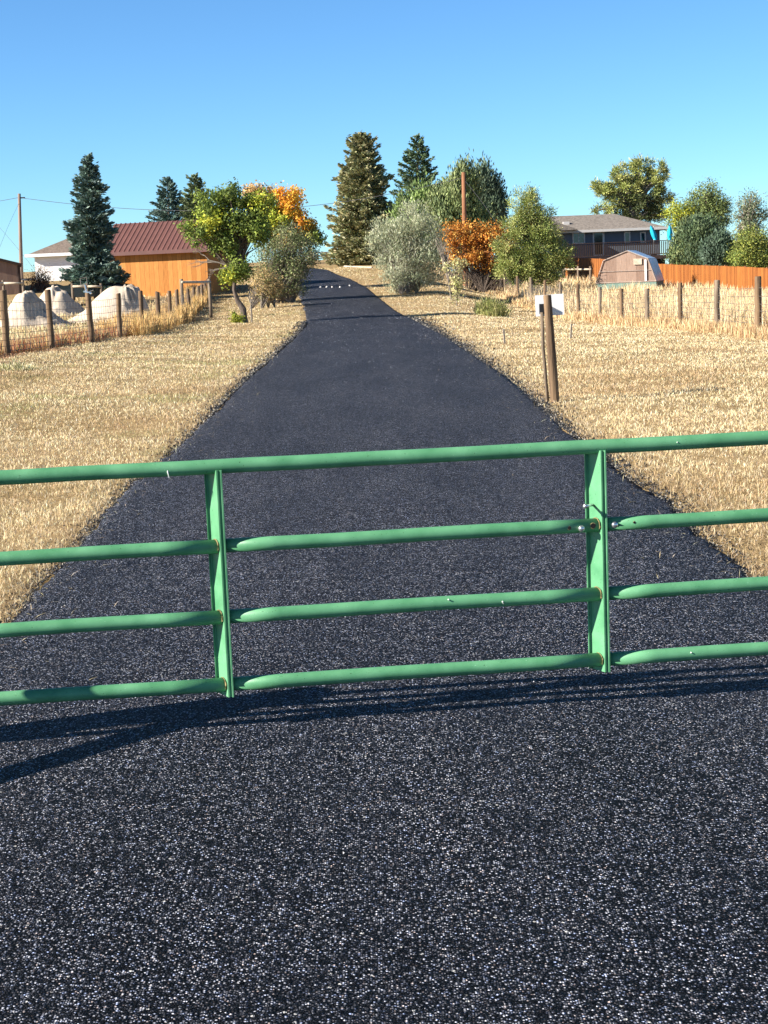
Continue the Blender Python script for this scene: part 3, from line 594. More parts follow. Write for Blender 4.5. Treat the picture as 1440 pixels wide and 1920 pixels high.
# brown building at the left edge
dB = 98; c = gp(-150, dB); c.z = at(0, 530, dB).z-.4; kB = dB/3000
x1 = at(37, 500, dB).x-c.x; an = R(13.5); c = c+Vector((x1*(1-math.cos(an)), -x1*math.sin(an), 0))
bb = thing('outbuilding', c, 'tan brown metal outbuilding with dark roof edge cut by the left frame', 'building', rz=an)
z1 = at(37, 496, dB).z-c.z; z0 = at(0, 487, dB).z-c.z; sl_ = (z0-z1)/(37*kB)
m_ = MB(); m_.prism([(0, -.5), (x1, -.5), (x1, z1), (x1-4.5, z1+sl_*4.5), (0, z1+sl_*2)], 0, 8, 'y'); m_.build('wall', M['tan'], bb)
m_ = MB(); m_.prism([(x1+.12, z1-.09), (x1+.12, z1+.06), (x1-4.5, z1+sl_*4.6+.10), (x1-4.5, z1+sl_*4.5-.04)], -.25, 8.2, 'y'); m_.prism([(x1-4.5, z1+sl_*4.5-.04), (x1-4.5, z1+sl_*4.6+.1), (-.2, z1+sl_*2+.1), (-.2, z1+sl_*2)], -.25, 8.2, 'y'); m_.build('roof', M['darktrim'], bb)
m_ = MB(); m_.box((x1-.05, -.03, z1/2-.3), (.14, .06, z1+.5)); m_.build('corner_trim', M['darktrim'], bb)

# grey house with deck
dH = 130; c = at(1040, 505, dH); c.z = T(c.x, dH)-.2; kH = dH/3000; hs0 = c.copy()
house = thing('house', c, 'blue grey house with shallow shingled hip roof and raised dark deck', 'house')
def HL(px, py, d=dH): q = at(px, py, d); return (q.x-hs0.x, q.z-hs0.z)
xL = HL(1000, 440)[0]; xR = HL(1237, 440)[0]; ze = HL(1150, 430)[1]; Dh = 9
m_ = MB(); m_.box(((xL+xR)/2, Dh/2, ze/2-.2), (xR-xL, Dh, ze+.2)); m_.build('wall', M['bluegrey'], house)
m_ = MB(); ov = .65; e = ze-.05; hr = HL(1150, 401, dH+4.5)[1]-e; xa, xb = xL-ov, xR+ov
m_.add([(xa, -ov, e), (xb, -ov, e), (xb, Dh+ov, e), (xa, Dh+ov, e), (xa+.2, Dh/2, e+hr), (xb-3.6, Dh/2, e+hr)], [(3, 2, 1, 0), (0, 1, 5, 4), (1, 2, 5), (2, 3, 4, 5), (3, 0, 4)]); rf = m_.build('roof', M['shingle'], house)
m_ = MB(); m_.box(((xa+xb)/2, -ov-.03, e-.02), (xb-xa, .06, .2)); m_.box((xb+.03, Dh/2, e-.02), (.06, Dh+2*ov-.14, .2)); m_.build('fascia', M['fascia'], rf)
xg = HL(1052, 420)[0]; m_ = MB(); m_.prism([(xg-3.2, e+.1), (xg+1.2, e+.1), (xg-1.0, e+.95)], -1.4, 4, 'y'); m_.build('porch_gable', M['shingle'], rf)
m_ = MB(); xv = HL(1066, 405)[0]; m_.box((xv, 1.8, e+.72), (.5, .5, .28)); m_.build('roof_vent', M['fascia'], rf)
def window(x0, y0, x1_, y1_, split=0):
    a = HL(x0, y0); b_ = HL(x1_, y1_); m_ = MB(); cx, cz, w_, h_ = (a[0]+b_[0])/2, (a[1]+b_[1])/2, b_[0]-a[0], a[1]-b_[1]
    t = .09
    for dx in (-1, 1): m_.box((cx+dx*(w_/2-t/2), -.03, cz), (t, .06, h_))
    for dz in (-1, 1): m_.box((cx, -.03, cz+dz*(h_/2-t/2)), (w_-2*t-.004, .06, t))
    if split: m_.box((cx, -.03, cz), (.05, .055, h_-2*t-.004))
    f = m_.build('window', M['fascia'], house); m_ = MB(); m_.box((cx, -.012, cz), (w_-2*t, .02, h_-2*t)); m_.build('pane', M['glass'], f)
window(1073, 436, 1097, 457, 1); window(1170, 435, 1182, 455); window(1200, 435, 1211, 455)
a = HL(1111, 434); b_ = HL(1134, 480); m_ = MB(); m_.box(((a[0]+b_[0])/2, -.02, (a[1]+b_[1])/2), (b_[0]-a[0], .04, a[1]-b_[1])); dr = m_.build('door', M['fascia'], house)
m_ = MB(); m_.box(((a[0]+b_[0])/2-.02, -.05, (a[1]+b_[1])/2), (b_[0]-a[0]-.28, .02, a[1]-b_[1]-.3)); m_.build('pane', M['glass'], dr)
m_ = MB(); m_.tube([((a[0]+b_[0])/2+.3, -.07, (a[1]+b_[1])/2-.1), ((a[0]+b_[0])/2+.36, -.07, (a[1]+b_[1])/2-.1)], .03, 8); m_.build('handle', M['zinc'], dr)
zf = HL(1150, 482)[1]; zrl = HL(1150, 456)[1]; xd0, xd1 = HL(1050, 470)[0], HL(1246, 470)[0]; yd = -3.2
dk = MB(); dk.box(((xd0+xd1)/2, yd/2-.06, zf-.15), (xd1-xd0, -yd-.14, .28)); deck = dk.build('deck', M['deck'], house)
for i in range(5):
    x = xd0+.1+(xd1-xd0-.2)*i/4; m_ = MB(); m_.box((x, yd+.1, (zf-.3)/2-.3), (.16, .16, zf-.3+.6)); m_.build('deck_post', M['deck'], deck)
m_ = MB(); m_.box(((xd0+xd1)/2, yd, zrl), (xd1-xd0, .14, .06)); m_.box(((xd0+xd1)/2, yd, zf+.08), (xd1-xd0, .05, .08)); m_.build('handrail', M['deck'], deck)
m_ = MB(); x = xd0+.05
while x < xd1: m_.box((x, yd+.001, (zf+zrl)/2+.02), (.07, .04, zrl-zf-.14)); x += .145
bl = m_.build('baluster', M['deckpale'], deck); bl['kind'] = 'stuff'
m_ = MB(); m_.box(((xd0+xd1)/2, yd+1.9, zf/2-.4), (xd1-xd0-.4, .05, zf+.2)); m_.build('under_deck_shade_sheet', M['deck'], deck)  # dark sheet standing in for the shade beneath the deck

# turquoise folded umbrellas
def umbrella(px, bend, lab):
    a = at(px, 424, dH-2.6); b_ = at(px+2, 451, dH-2.6); g_ = hs0.z+zf
    u_ = thing('folded_umbrella', (b_.x, dH-2.6, g_), lab, 'umbrella', 'turquoise umbrellas on the deck'); hh = a.z-g_
    m_ = MB(); m_.tube([(0, 0, 0), (0, 0, hh)], .025, 8); m_.build('pole', M['fascia'], u_)
    m_ = MB(); m_.tube([(0, 0, 0), (0, 0, .08)], [.25, .2], 12); m_.build('base', M['deck'], u_)
    n = 16; m_ = MB(); L = a.z-b_.z; lv = np.linspace(0, 1, 9)
    for t in lv:
        for j in range(n):
            th = 2*math.pi*j/n; r = (.03+.15*math.sin(math.pi*min(1, t*.75+.05)))*(1+.22*math.cos(th*8)*min(1, t*3)); m_.v.append((r*math.cos(th)+bend*(t-.5)*.35-bend*.05, r*math.sin(th), hh+.05-t*L))
    for i in range(8):
        for j in range(n): m_.f.append((i*n+j, i*n+(j+1) % n, (i+1)*n+(j+1) % n, (i+1)*n+j))
    m_.f.append(tuple(range(n))); m_.f.append(tuple(range(8*n, 9*n))[::-1]); m_.build('canopy', M['teal'], u_, True)
umbrella(1224, 1, 'turquoise folded umbrella leaning before the right end of the house')
umbrella(1254, 0, 'turquoise folded umbrella standing upright beyond the house corner')

# greenhouse
dg = 88; c = at(1118, 540, dg); c.z = at(1118, 543, dg).z; kg = dg/3000; yg = R(-20)
gh = thing('greenhouse', c, 'small barn shaped greenhouse with brown clouded front and side panes tinted with reflected sky', 'greenhouse', rz=yg)
W_ = 105*kg/math.cos(yg); hb = .34; hm = 60*kg*.62+hb*.35; ht = at(1172, 471, dg).z-c.z; hm = at(1132, 489, dg).z-c.z
P5 = [(0, hb), (.13*W_, hm), (.53*W_, ht), (.87*W_, hm), (W_, hb)]; Lg = 2.3
m_ = MB(); m_.prism([(.0, 0), (W_, 0), (W_, hb), (0, hb)], 0, Lg, 'y'); m_.build('base_wall', M['gh_base'], gh)
m_ = MB(); m_.prism([(a+(.03 if a < .5*W_ else -.03), b-.02) for a, b in P5], .03, Lg-.03, 'y'); m_.build('front_panel', M['gh_film'], gh)
m_ = MB()
for yy in (0, Lg):
    for i in range(4): m_.tube([(P5[i][0], yy, P5[i][1]), (P5[i+1][0], yy, P5[i+1][1])], .035, 6)
    m_.tube([(0, yy, hb), (W_, yy, hb)], .035, 6)
    m_.tube([(.06*W_, yy, hb+(hm-hb)*.5), (.94*W_, yy, hb+(hm-hb)*.5)], .018, 6)
for i in range(5): m_.tube([(P5[i][0], 0, P5[i][1]), (P5[i][0], Lg, P5[i][1])], .03, 6)
m_.build('frame', M['ghframe'], gh)
def quadpanel(p, q, y0, y1, name, mt, split=1):
    m_ = MB(); d = Vector((q[0]-p[0], q[1]-p[1])); n_ = Vector((d.y, -d.x)).normalized()*-1
    if n_.x < 0: n_ = -n_
    o_ = n_*.045
    for s_ in range(split):
        a0 = y0+(y1-y0)*s_/split+.02; a1 = y0+(y1-y0)*(s_+1)/split-.02
        m_.add([(p[0]+o_.x, a0, p[1]+o_.y), (q[0]+o_.x, a0, q[1]+o_.y), (q[0]+o_.x, a1, q[1]+o_.y), (p[0]+o_.x, a1, p[1]+o_.y), (p[0]+.01, a0, p[1]), (q[0]+.01, a0, q[1]), (q[0]+.01, a1, q[1]), (p[0]+.01, a1, p[1])], [(0, 1, 2, 3), (7, 6, 5, 4), (0, 4, 5, 1), (1, 5, 6, 2), (2, 6, 7, 3), (3, 7, 4, 0)])
    return m_.build(name, mt, gh)
quadpanel(P5[2], P5[3], 0, Lg, 'glass_panel', M['gh_glass'], 1); quadpanel(P5[3], P5[4], 0, Lg, 'glass_panel', M['gh_glass'], 2)
m_ = MB(); m_.box((.83*W_, -.03, (hb+hm)/2), (.10, .03, (hm-hb)*.95)); m_.build('door_frame', M['white'], gh)
m_ = MB(); m_.box((.70*W_, -.02, hm-.12), (.45, .03, .32)); m_.build('vent_window', M['rail'], gh)

# cedar board fence
cf = None
ca, cb_ = at(1060, 483, 118), at(1480, 507, 78)
cf = thing('board_fence', (ca.x, ca.y, 0), 'orange stained cedar board fence running behind the greenhouse', 'fence', rz=math.atan2(cb_.y-ca.y, cb_.x-ca.x))
Lf = math.hypot(cb_.x-ca.x, cb_.y-ca.y); nseg = 14
rot = cf.rotation_euler.z
for s_ in range(nseg):
    a, b = Lf*s_/nseg, Lf*(s_+1)/nseg; m_ = MB(); x = a
    while x < b-.02:
        t = x/Lf; zt_ = ca.z+(cb_.z-ca.z)*t+random.uniform(-.012, .012)+.05*math.sin(t*9); wx, wy = ca.x+(cb_.x-ca.x)*t, ca.y+(cb_.y-ca.y)*t
        m_.box((x+.068, random.uniform(-.004, .004), zt_-1.1), (.132, .02, 2.2)); x += .14
    m_.build('board_panel', M['cedar'], cf)
    t = s_/nseg; zt_ = ca.z+(cb_.z-ca.z)*t+.05*math.sin(t*9); m_ = MB(); m_.box((a, .08, zt_-1.0), (.1, .1, 2.1)); m_.build('fence_post', M['pole'], cf)

# peeled rail fence behind the piles
def rail_fence(label, pts, y_rail):
    p0 = gp(pts[0][0], pts[0][1]); f = thing('rail_fence', p0, label, 'fence'); prev = None
    for px, d in pts:
        q = gp(px, d); tz = at(px, y_rail-6, d).z; m_ = MB(); m_.tube([(q.x-p0.x, q.y-p0.y, q.z-p0.z-.2), (q.x-p0.x, q.y-p0.y, tz-p0.z)], .07, 8, jit=.05); m_.build('fence_post', M['postgrey'], f, True)
        r = at(px, y_rail, d)-p0
        if prev is not None: m_ = MB(); m_.tube([tuple(prev+Vector((0, -.09, 0))), tuple(r+Vector((0, -.09, 0)))], .055, 8, jit=.05); m_.build('rail', M['rail'], f, True)
        prev = r
rail_fence('peeled log rail fence behind the left sand piles', [(-30, 84), (8, 84), (45, 84)], 531)
rail_fence('pale rail fence between middle pile and orange shed', [(137, 82), (165, 82), (191, 82)], 537)
rail_fence('pale top rail and tall post in front of the orange shed', [(342, 66), (394, 68)], 529)
rail_fence('dark pipe rail fence by the pine left of the greenhouse', [(1058, 104), (1085, 103), (1108, 102)], 505)

# far gate on the crest
dF = 150; a = gp(583, dF); b_ = gp(634, dF); fg = thing('pipe_gate', a, 'thin distant pipe gate on the crest where the drive ends', 'gate')
L_ = b_.x-a.x; h_ = at(600, 473, dF).z-a.z
for t in (0, .33, .66, 1): m_ = MB(); m_.tube([(L_*t, 0, -.2), (L_*t, 0, h_)], .06, 6); m_.build('upright', M['postgrey'], fg)
for t in (.25, .6, .97): m_ = MB(); m_.tube([(0, -.03, h_*t), (L_, -.03, h_*t)], .045, 6); m_.build('rail', M['postgrey'], fg)

# black parked car behind the piles
dc = 86; c = gp(176, dc); car = thing('parked_car', c, 'black car parked between the blue spruce and orange shed', 'car', rz=R(4))
hz = at(176, 517, dc).z-c.z; c.z = c.z+max(0, hz-1.45); car.location = c
sec = [(-2.2, .35), (-2.2, .8), (-1.9, .95), (-1.2, 1.0), (-.75, 1.36), (-.1, 1.45), (.7, 1.42), (1.35, 1.05), (2.1, .92), (2.25, .7), (2.25, .35)]
m_ = MB(); nn = len(sec)
for yy, k2 in ((-.85, .0), (-.8, .04), (.8, .04), (.85, .0)): pass
rows = [(-.82, .06), (-.90, 0), (.90, 0), (.82, .06)]
for yy, q in rows:
    for x, z in sec: m_.v.append((x*(1-q*.3), yy*(.82 if z > 1.02 else 1), z-(q if z > .8 else 0)+(q*.9 if abs(yy) < .85 else 0)*(z > .8)))
for i in range(3):
    for j in range(nn): m_.f.append((i*nn+j, i*nn+(j+1) % nn, (i+1)*nn+(j+1) % nn, (i+1)*nn+j))
m_.f.append(tuple(range(nn))[::-1]); m_.f.append(tuple(range(3*nn, 4*nn))); m_.build('body', M['carpaint'], car)
for x in (-1.4, 1.45):
    for yy in (-.86, .86):
        m_ = MB(); m_.tube([(x, yy-.1, .33), (x, yy+.1, .33)], .33, 20); wh = m_.build('wheel', M['tyre'], car); m_ = MB(); m_.tube([(x, yy-.11, .33), (x, yy+.11, .33)], .19, 14); m_.build('rim', M['zinc'], wh)
m_ = MB(); m_.prism([(-1.0, 1.02), (-.68, 1.3), (.62, 1.35), (1.15, 1.05)], -.765, -.75, 'y'); m_.build('side_window', M['glass'], car)

# ------------------------------------------------------------------ utility poles and wires
def upole(px, top, base, d, r, label, m__, wires=True):
    a = at(px, top, d); g_ = gp(base[0], d); g_.z = min(g_.z, at(base[0], base[1], d).z)
    o = thing('utility_pole', g_, label, 'utility pole'); m_ = MB(); t_ = a-g_
    m_.tube([(0, 0, -.5), (0, 0, 0), (t_.x*.5, 0, t_.z*.5), (t_.x, 0, t_.z)], [r*1.2, r*1.15, r, r*.85], 12); m_.build('pole', m__, o, True); return o, a
pl, ta = upole(36, 363, (43, 525), 120, .13, 'tall grey brown utility pole beside the white garage', M['poleg'])
m_ = MB(); q = at(38, 371, 120)-Vector(pl.location); m_.tube([tuple(q), tuple(q+Vector((.35, 0, 0)))], .05, 8); m_.build('insulator', M['blackbox'], pl)
pr, tb = upole(869, 323, (874, 500), 100, .14, 'reddish brown utility pole rising above the orange shrub', M['pole'])
def wire(pix, label, r=.017):
    pts = [at(*p) for p in pix]; P = []
    for i in range(len(pts)-1):
        p0 = pts[max(i-1, 0)]; p1 = pts[i]; p2 = pts[i+1]; p3 = pts[min(i+2, len(pts)-1)]
        for t in np.linspace(0, 1, 9)[:-1]:
            P.append(tuple(.5*((2*p1)+(p2-p0)*t+(2*p0-5*p1+4*p2-p3)*t*t+(3*p1-p0-3*p2+p3)*t*t*t)))
    P.append(tuple(pts[-1])); o0 = Vector(P[0]); m_ = MB(); m_.tube([tuple(Vector(p)-o0) for p in P], r, 5); tag(m_.build('power_line', M['wire'], loc=o0), label, 'wire')
wire([(38, 371, 120), (160, 385, 117), (300, 394, 113), (470, 394, 108), (625, 381, 105), (765, 357, 102), (869, 333, 100)], 'overhead wire sagging between the grey pole and the reddish pole')
wire([(-120, 381, 135), (-40, 382, 128), (38, 370, 120)], 'overhead wire running off the left frame from the grey pole')
wire([(36, 380, 120), (15, 425, 118), (-6, 478, 116)], 'steep guy wire slanting left down from the grey pole', .009)
wire([(-20, 405, 126), (30, 462, 124), (88, 535, 122)], 'guy wire slanting down right behind the grey pole foot', .009)
wire([(870, 337, 100), (900, 374, 99), (936, 425, 98)], 'guy wire slanting right down from the reddish brown pole', .012)

# ------------------------------------------------------------------ vegetation
def conifer(px, top, base_py, d, halfw, label, pal, seed, group=None, nb=230, per=95, prof=None, sprig=(.26, .09), droop=-.1, upc=.5, trunk_r=.14, name='spruce_tree', bare=.0, base_pt=None):
    global RNG
    RNG = np.random.default_rng(seed); rnd = random.Random(seed)
    a = at(px, top, d); b = at(px, base_py, d); gx = b.x; g_ = T(gx, d); zb_ = min(g_, b.z) if base_pt is None else base_pt
    H = a.z-zb_; Rr = halfw*d/3000; o = thing(name, (gx, d, zb_), label, 'tree', group)
    hb = max(.02*H, bare*H, (b.z-zb_)*.9)
    m_ = MB(); m_.tube([(0, 0, -.3), (0, 0, H*.3), (0, 0, H*.7), (0, 0, H*.98)], [trunk_r*1.2, trunk_r, trunk_r*.55, .015], 8)
    prof = prof or (lambda t: (1-t)**.8*(.65+.35*min(1, t/.12)) if t > 0 else .6)
    Ps, Ds, Ls, Ws, Cs, Ns = [], [], [], [], [], []
    for i in range(nb):
        t = 1-((i+rnd.random())/nb)**.72; t = min(t, .985); z = hb+t*(H-hb); az = i*2.39996+rnd.uniform(-.3, .3)
        L = Rr*prof(t)*rnd.choice([.62, .8, .92, 1.0, 1.15])*rnd.uniform(.9, 1.08)+.08
        el = droop+(upc-droop)*t**1.5+rnd.uniform(-.12, .12); u = np.array([math.cos(az), math.sin(az), 0.])
        n = int(per*(.25+L/Rr)*.9)+6; s = RNG.uniform(.12, 1, n)**.75
        curl = .14*L*s**2*(.5+rnd.random())
        base = np.array([0, 0, z])+u*(s*L)[:, None]*math.cos(el)+np.array([0, 0, 1.])*((s*L)*math.sin(el)+curl)[:, None]
        side = np.array([-u[1], u[0], 0]); wdt = (.07+.26*L*(1-s*.75)); off = RNG.normal(size=n)*wdt*.7
        p = base+side*off[:, None]+np.array([0, 0, 1.])*(RNG.normal(size=n)*.06-np.abs(off)*.25)[:, None]
        dd = unit(u*1.0+side*(np.sign(off)*.6)[:, None]*np.minimum(1, np.abs(off)/.2)[:, None]+np.array([0, 0, .25])+RNG.normal(size=(n, 3))*.35)
        Ps.append(p); Ds.append(dd); Ls.append(sprig[0]*RNG.uniform(.6, 1.3, n)*(.6+.4*min(1, L))); Ws.append(sprig[1]*RNG.uniform(.7, 1.3, n))
        Ns.append(unit(u*.9+np.array([0, 0, .75])+RNG.normal(size=(n, 3))*.55)); br_ = .8+.4*rnd.random(); Cs.append(pick(pal, n, .16)*br_)
        if i % 2 == 0 and L > .4: m_.tube([(0, 0, z), tuple(np.array([0, 0, z])+u*L*.5*math.cos(el)+np.array([0, 0, L*.5*math.sin(el)])), tuple(np.array([0, 0, z])+u*L*.9*math.cos(el)+np.array([0, 0, L*.9*math.sin(el)+.1*L]))], [.022+.01*L, .014+.005*L, .005], 4, False)
    n = int(60); zt_ = H*RNG.uniform(.93, 1.0, n); Ps.append(np.stack([RNG.normal(size=n)*.05, RNG.normal(size=n)*.05, zt_], -1)); Ds.append(unit(np.stack([RNG.normal(size=n)*.4, RNG.normal(size=n)*.4, np.ones(n)], -1))); Ls.append(np.full(n, .2)); Ws.append(np.full(n, .07)); Cs.append(pick(pal, n)); Ns.append(unit(RNG.normal(size=(n, 3))))
    P, D, L, W, C, Nc = (np.concatenate(q) for q in (Ps, Ds, Ls, Ws, Cs, Ns)); C = C*1.75
    m_.build('trunk', M['bark'], o)
    npmesh('crown', leaves(P, D, L, W, None, Nc), 4, M['needle'], o, C); return o

def blobtree(name, cat, label, base, d, blobs, pal, seed, ncl, lpc, leaf=(.10, .05), sig=.22, trunk=None, orient='rand', mat_='leaf', group=None, shell=.55, stems=1, tw=.012, branchy=1.0, zsq=1.0, twigm='bark', thick=None, flatb=None):
    """blobs: (px,py,rx,ry[,palette index list or own palette]) in photo pixels at depth d"""
    global RNG
    RNG = np.random.default_rng(seed); rnd = random.Random(seed)
    g_ = gp(base[0], d); b0 = at(base[0], base[1], d); zg = min(g_.z, b0.z) if len(base) < 3 else g_.z
    org = Vector((g_.x, d, zg)); o = thing(name, org, label, cat, group); kk = d/3000
    tot = sum(b[2]*b[3] for b in blobs); Cc, Bc, Pl = [], [], []
    for b in blobs:
        n = max(3, int(ncl*b[2]*b[3]/tot)); cc = np.array(at(b[0], b[1], d)-org); v = unit(RNG.normal(size=(n, 3))); r = RNG.uniform(shell**3, 1, n)**(1/3.)
        rad = np.array([b[2]*kk, (thick or min(b[2], b[3]*1.3)*kk), b[3]*kk])
        Cc.append(cc+v*r[:, None]*rad); Bc.append(np.repeat(cc[None], n, 0)); Pl += [b[4] if len(b) > 4 else pal]*n
    Cc = np.concatenate(Cc); Bc = np.concatenate(Bc)
    k = Cc[:, 2] > .05; Cc, Bc = Cc[k], Bc[k]; Pl = [p for p, q in zip(Pl, k) if q]
    m_ = MB(); tp = trunk or [(0, 0, 0, .10), (0, 0, float(Cc[:, 2].mean())*.6, .06)]
    if stems == 1:
        m_.tube([(p[0], p[1], p[2]) for p in tp], [p[3] for p in tp], 10, jit=.06)
    top = np.array(tp[-1][:3]); tops = [np.array([rnd.uniform(-.6, .6), rnd.uniform(-.4, .4), 0.]) for _ in range(stems)] if stems > 1 else [top]
    for i in range(len(Cc)):
        if rnd.random() > branchy: continue
        c_ = Cc[i]; s_ = tops[rnd.randrange(len(tops))]; tk = tw if stems == 1 else tw*.6
        if stems == 1 and len(tp) > 2 and rnd.random() < .35: s_ = np.array(tp[-2][:3])
        mid = s_*.5+Bc[i]*.25+c_*.25+np.array([rnd.uniform(-.1, .1), rnd.uniform(-.1, .1), rnd.uniform(0, .15)]); m2 = mid*.45+c_*.55+np.array([rnd.uniform(-.1, .1), rnd.uniform(-.1, .1), rnd.uniform(-.05, .1)])
        m_.tube([tuple(s_), tuple(mid), tuple(m2), tuple(c_)], [tk*2.0, tk*1.5, tk, tk*.35], 4, False)
    m_.build('trunk' if stems == 1 else 'stems', M[twigm], o)
    n = len(Cc)*lpc; ci = np.repeat(np.arange(len(Cc)), lpc); P = Cc[ci]+RNG.normal(size=(n, 3))*sig*np.array([1, 1, zsq])
    k = P[:, 2] > 0.02; P, ci = P[k], ci[k]; n = len(P)
    out = unit(P-Bc[ci]+RNG.normal(size=(n, 3))*.15)
    if orient == 'rand': D = unit(RNG.normal(size=(n, 3))+out*.5)
    elif orient == 'up': D = unit(out*.5+np.array([0, 0, 1.0])+RNG.normal(size=(n, 3))*.38)
    elif orient == 'tuft': D = unit(unit(P-Cc[ci])+out*.5+np.array([0, 0, .35])+RNG.normal(size=(n, 3))*.2)
    Nn = unit(out+unit(P-Cc[ci])*.6+np.array([0, 0, .35])+RNG.normal(size=(n, 3))*.5)
    C = np.empty((n, 3)); cb = RNG.uniform(.62, 1.35, len(Cc)); groups = {}
    for i, p_ in enumerate(Pl): groups.setdefault(id(p_), (p_, []))[1].append(i)
    for p_, idx in groups.values():
        pa = np.array(p_); own = np.zeros(len(Cc), int); own[idx] = RNG.integers(0, len(pa), len(idx)); msk = np.isin(ci, idx)
        base_c = pa[own[ci[msk]]]; rndc = pa[RNG.integers(0, len(pa), msk.sum())]; C[msk] = np.where(RNG.uniform(size=(msk.sum(), 1)) < .6, base_c, rndc)
    C = np.clip(C*FOLK*cb[ci][:, None]*(1+RNG.normal(size=(n, 1))*.15), .004, .9)
    L = leaf[0]*RNG.uniform(.6, 1.3, n); W = leaf[1]*RNG.uniform(.7, 1.3, n)
    npmesh('foliage' if stems > 1 else 'crown', leaves(P, D, L, W, None, Nn), 4, M[mat_], o, C)
    return o

FOLK = 1.3
BLUE = [(.060, .095, .080), (.08, .12, .10), (.04, .07, .055), (.11, .15, .13)]
OLIVE = [(.17, .17, .085), (.22, .20, .105), (.12, .13, .06), (.28, .25, .14), (.09, .105, .05)]
DGREEN = [(.045, .075, .035), (.06, .09, .04), (.09, .12, .055), (.035, .055, .03)]
JUN = [(.15, .185, .07), (.20, .23, .095), (.11, .14, .055), (.08, .11, .045)]
pf = lambda t: (1-t)**.78*(.72+.28*min(1, t/.15))
conifer(180, 291, 538, 86, 60, 'tall blue spruce standing between white garage and orange shed', BLUE, 101, 'spruces', nb=230, per=110, prof=lambda t: (1-t)**.55*(.88+.14*math.sin(t*19)), sprig=(.30, .095))
conifer(321, 333, 470, 128, 46, 'blue grey spruce rising behind the maroon shed roof', BLUE, 102, 'spruces', nb=130, per=90, sprig=(.3, .11), prof=lambda t: (1-t)**.55)
conifer(372, 327, 470, 126, 42, 'olive green spruce behind the left leafy tree, right of a bluer spruce', [(.075, .095, .045), (.10, .12, .055), (.05, .07, .035)], 103, 'spruces', nb=130, per=90, sprig=(.3, .11), prof=lambda t: (1-t)**.5)
conifer(687, 250, 497, 118, 74, 'tall olive brown spruce on the crest, right of the driveway', OLIVE, 104, 'spruces', nb=480, per=150, sprig=(.32, .11), prof=lambda t: (1-t)**.48*(.88+.12*math.sin(t*23)), trunk_r=.2)
conifer(790, 252, 500, 134, 70, 'tall dark green spruce behind and right of the olive brown one', DGREEN+[(.08, .11, .075)], 105, 'spruces', nb=260, per=110, sprig=(.3, .11), prof=lambda t: (1-t)**.62, trunk_r=.2)
# junipers and cedars in the middle right
blobtree('juniper_tree', 'tree', 'bright green juniper filling the gap behind the silvery bush', (775, 520), 112, [(785, 400, 48, 50), (790, 450, 55, 50), (755, 430, 30, 40)], [(.17, .23, .07), (.14, .20, .06), (.09, .13, .045)], 110, 110, 120, (.30, .09), .24, zsq=1.7, orient='up', mat_='needle', branchy=.3, group='junipers')
blobtree('juniper_tree', 'tree', 'tall yellowish green juniper just left of the reddish pole', (865, 510), 110, [(872, 328, 18, 20), (866, 355, 34, 32), (850, 395, 52, 45), (870, 430, 62, 40), (830, 390, 22, 25)], JUN, 111, 190, 130, (.30, .09), .24, zsq=1.7, orient='up', mat_='needle', branchy=.3, group='junipers')
blobtree('juniper_tree', 'tree', 'darker blue green juniper directly right of the reddish pole', (910, 510), 114, [(906, 330, 15, 18), (908, 355, 28, 30), (915, 390, 34, 42), (905, 430, 36, 35)], [(.075, .11, .07), (.11, .15, .095), (.05, .075, .045)], 112, 150, 130, (.30, .09), .24, zsq=1.7, orient='up', mat_='needle', branchy=.3, group='junipers')
# silvery bush
SIL = [(.34, .36, .24), (.26, .29, .18), (.42, .42, .31), (.19, .22, .13), (.30, .30, .19)]
blobtree('silver_bush', 'bush', 'large silvery green bush beside the driveway below the tall spruces', (762, 550), 82, [(775, 415, 34, 36), (735, 450, 42, 38), (800, 450, 38, 42), (760, 490, 60, 45), (720, 435, 24, 24), (812, 490, 26, 40), (765, 525, 42, 24)], SIL, 120, 520, 55, (.13, .036), .18, orient='up', stems=9, branchy=.8, tw=.010, twigm='twig')
# orange shrub
OR = [(.42, .17, .03), (.50, .23, .04), (.34, .12, .02), (.54, .30, .07), (.22, .085, .02)]
blobtree('orange_shrub', 'shrub', 'orange leaved autumn shrub hedge left of the bushy pine', (895, 515), 94, [(848, 446, 26, 24), (885, 440, 36, 20), (930, 438, 36, 20), (970, 438, 26, 20), (870, 474, 46, 26), (925, 478, 50, 26), (970, 478, 30, 26)], OR, 121, 330, 48, (.12, .085), .19, stems=10, branchy=.9, tw=.012)
# bushy pine
PIN = [(.18, .22, .055), (.24, .27, .08), (.11, .15, .04), (.30, .30, .11)]
blobtree('pine_tree', 'tree', 'bushy yellow green pine between orange shrub and the house', (1000, 522), 88, [(986, 362, 17, 17), (982, 385, 26, 20), (1000, 405, 34, 20), (975, 425, 38, 22), (1015, 430, 34, 26), (965, 460, 42, 24), (1010, 465, 46, 26), (1045, 470, 24, 30), (985, 490, 50, 20), (1030, 492, 40, 18), (958, 503, 38, 16), (1000, 510, 52, 14), (1000, 522, 50, 10), (1045, 500, 28, 18)], PIN, 122, 300, 150, (.16, .035), .17, orient='tuft', mat_='needle', branchy=.5, trunk=[(0, 0, 0, .13), (0, 0, 1.2, .10), (-.2, 0, 3.0, .05)])
# dark understory below the orange shrub
blobtree('bare_shrub', 'shrub', 'dark leafless thicket under the orange shrub', (930, 520), 97, [(880, 505, 50, 18), (950, 505, 55, 18), (1000, 505, 45, 14)], [(.09, .06, .035), (.06, .045, .03)], 123, 260, 12, (.1, .04), .2, stems=14, branchy=1, tw=.014)
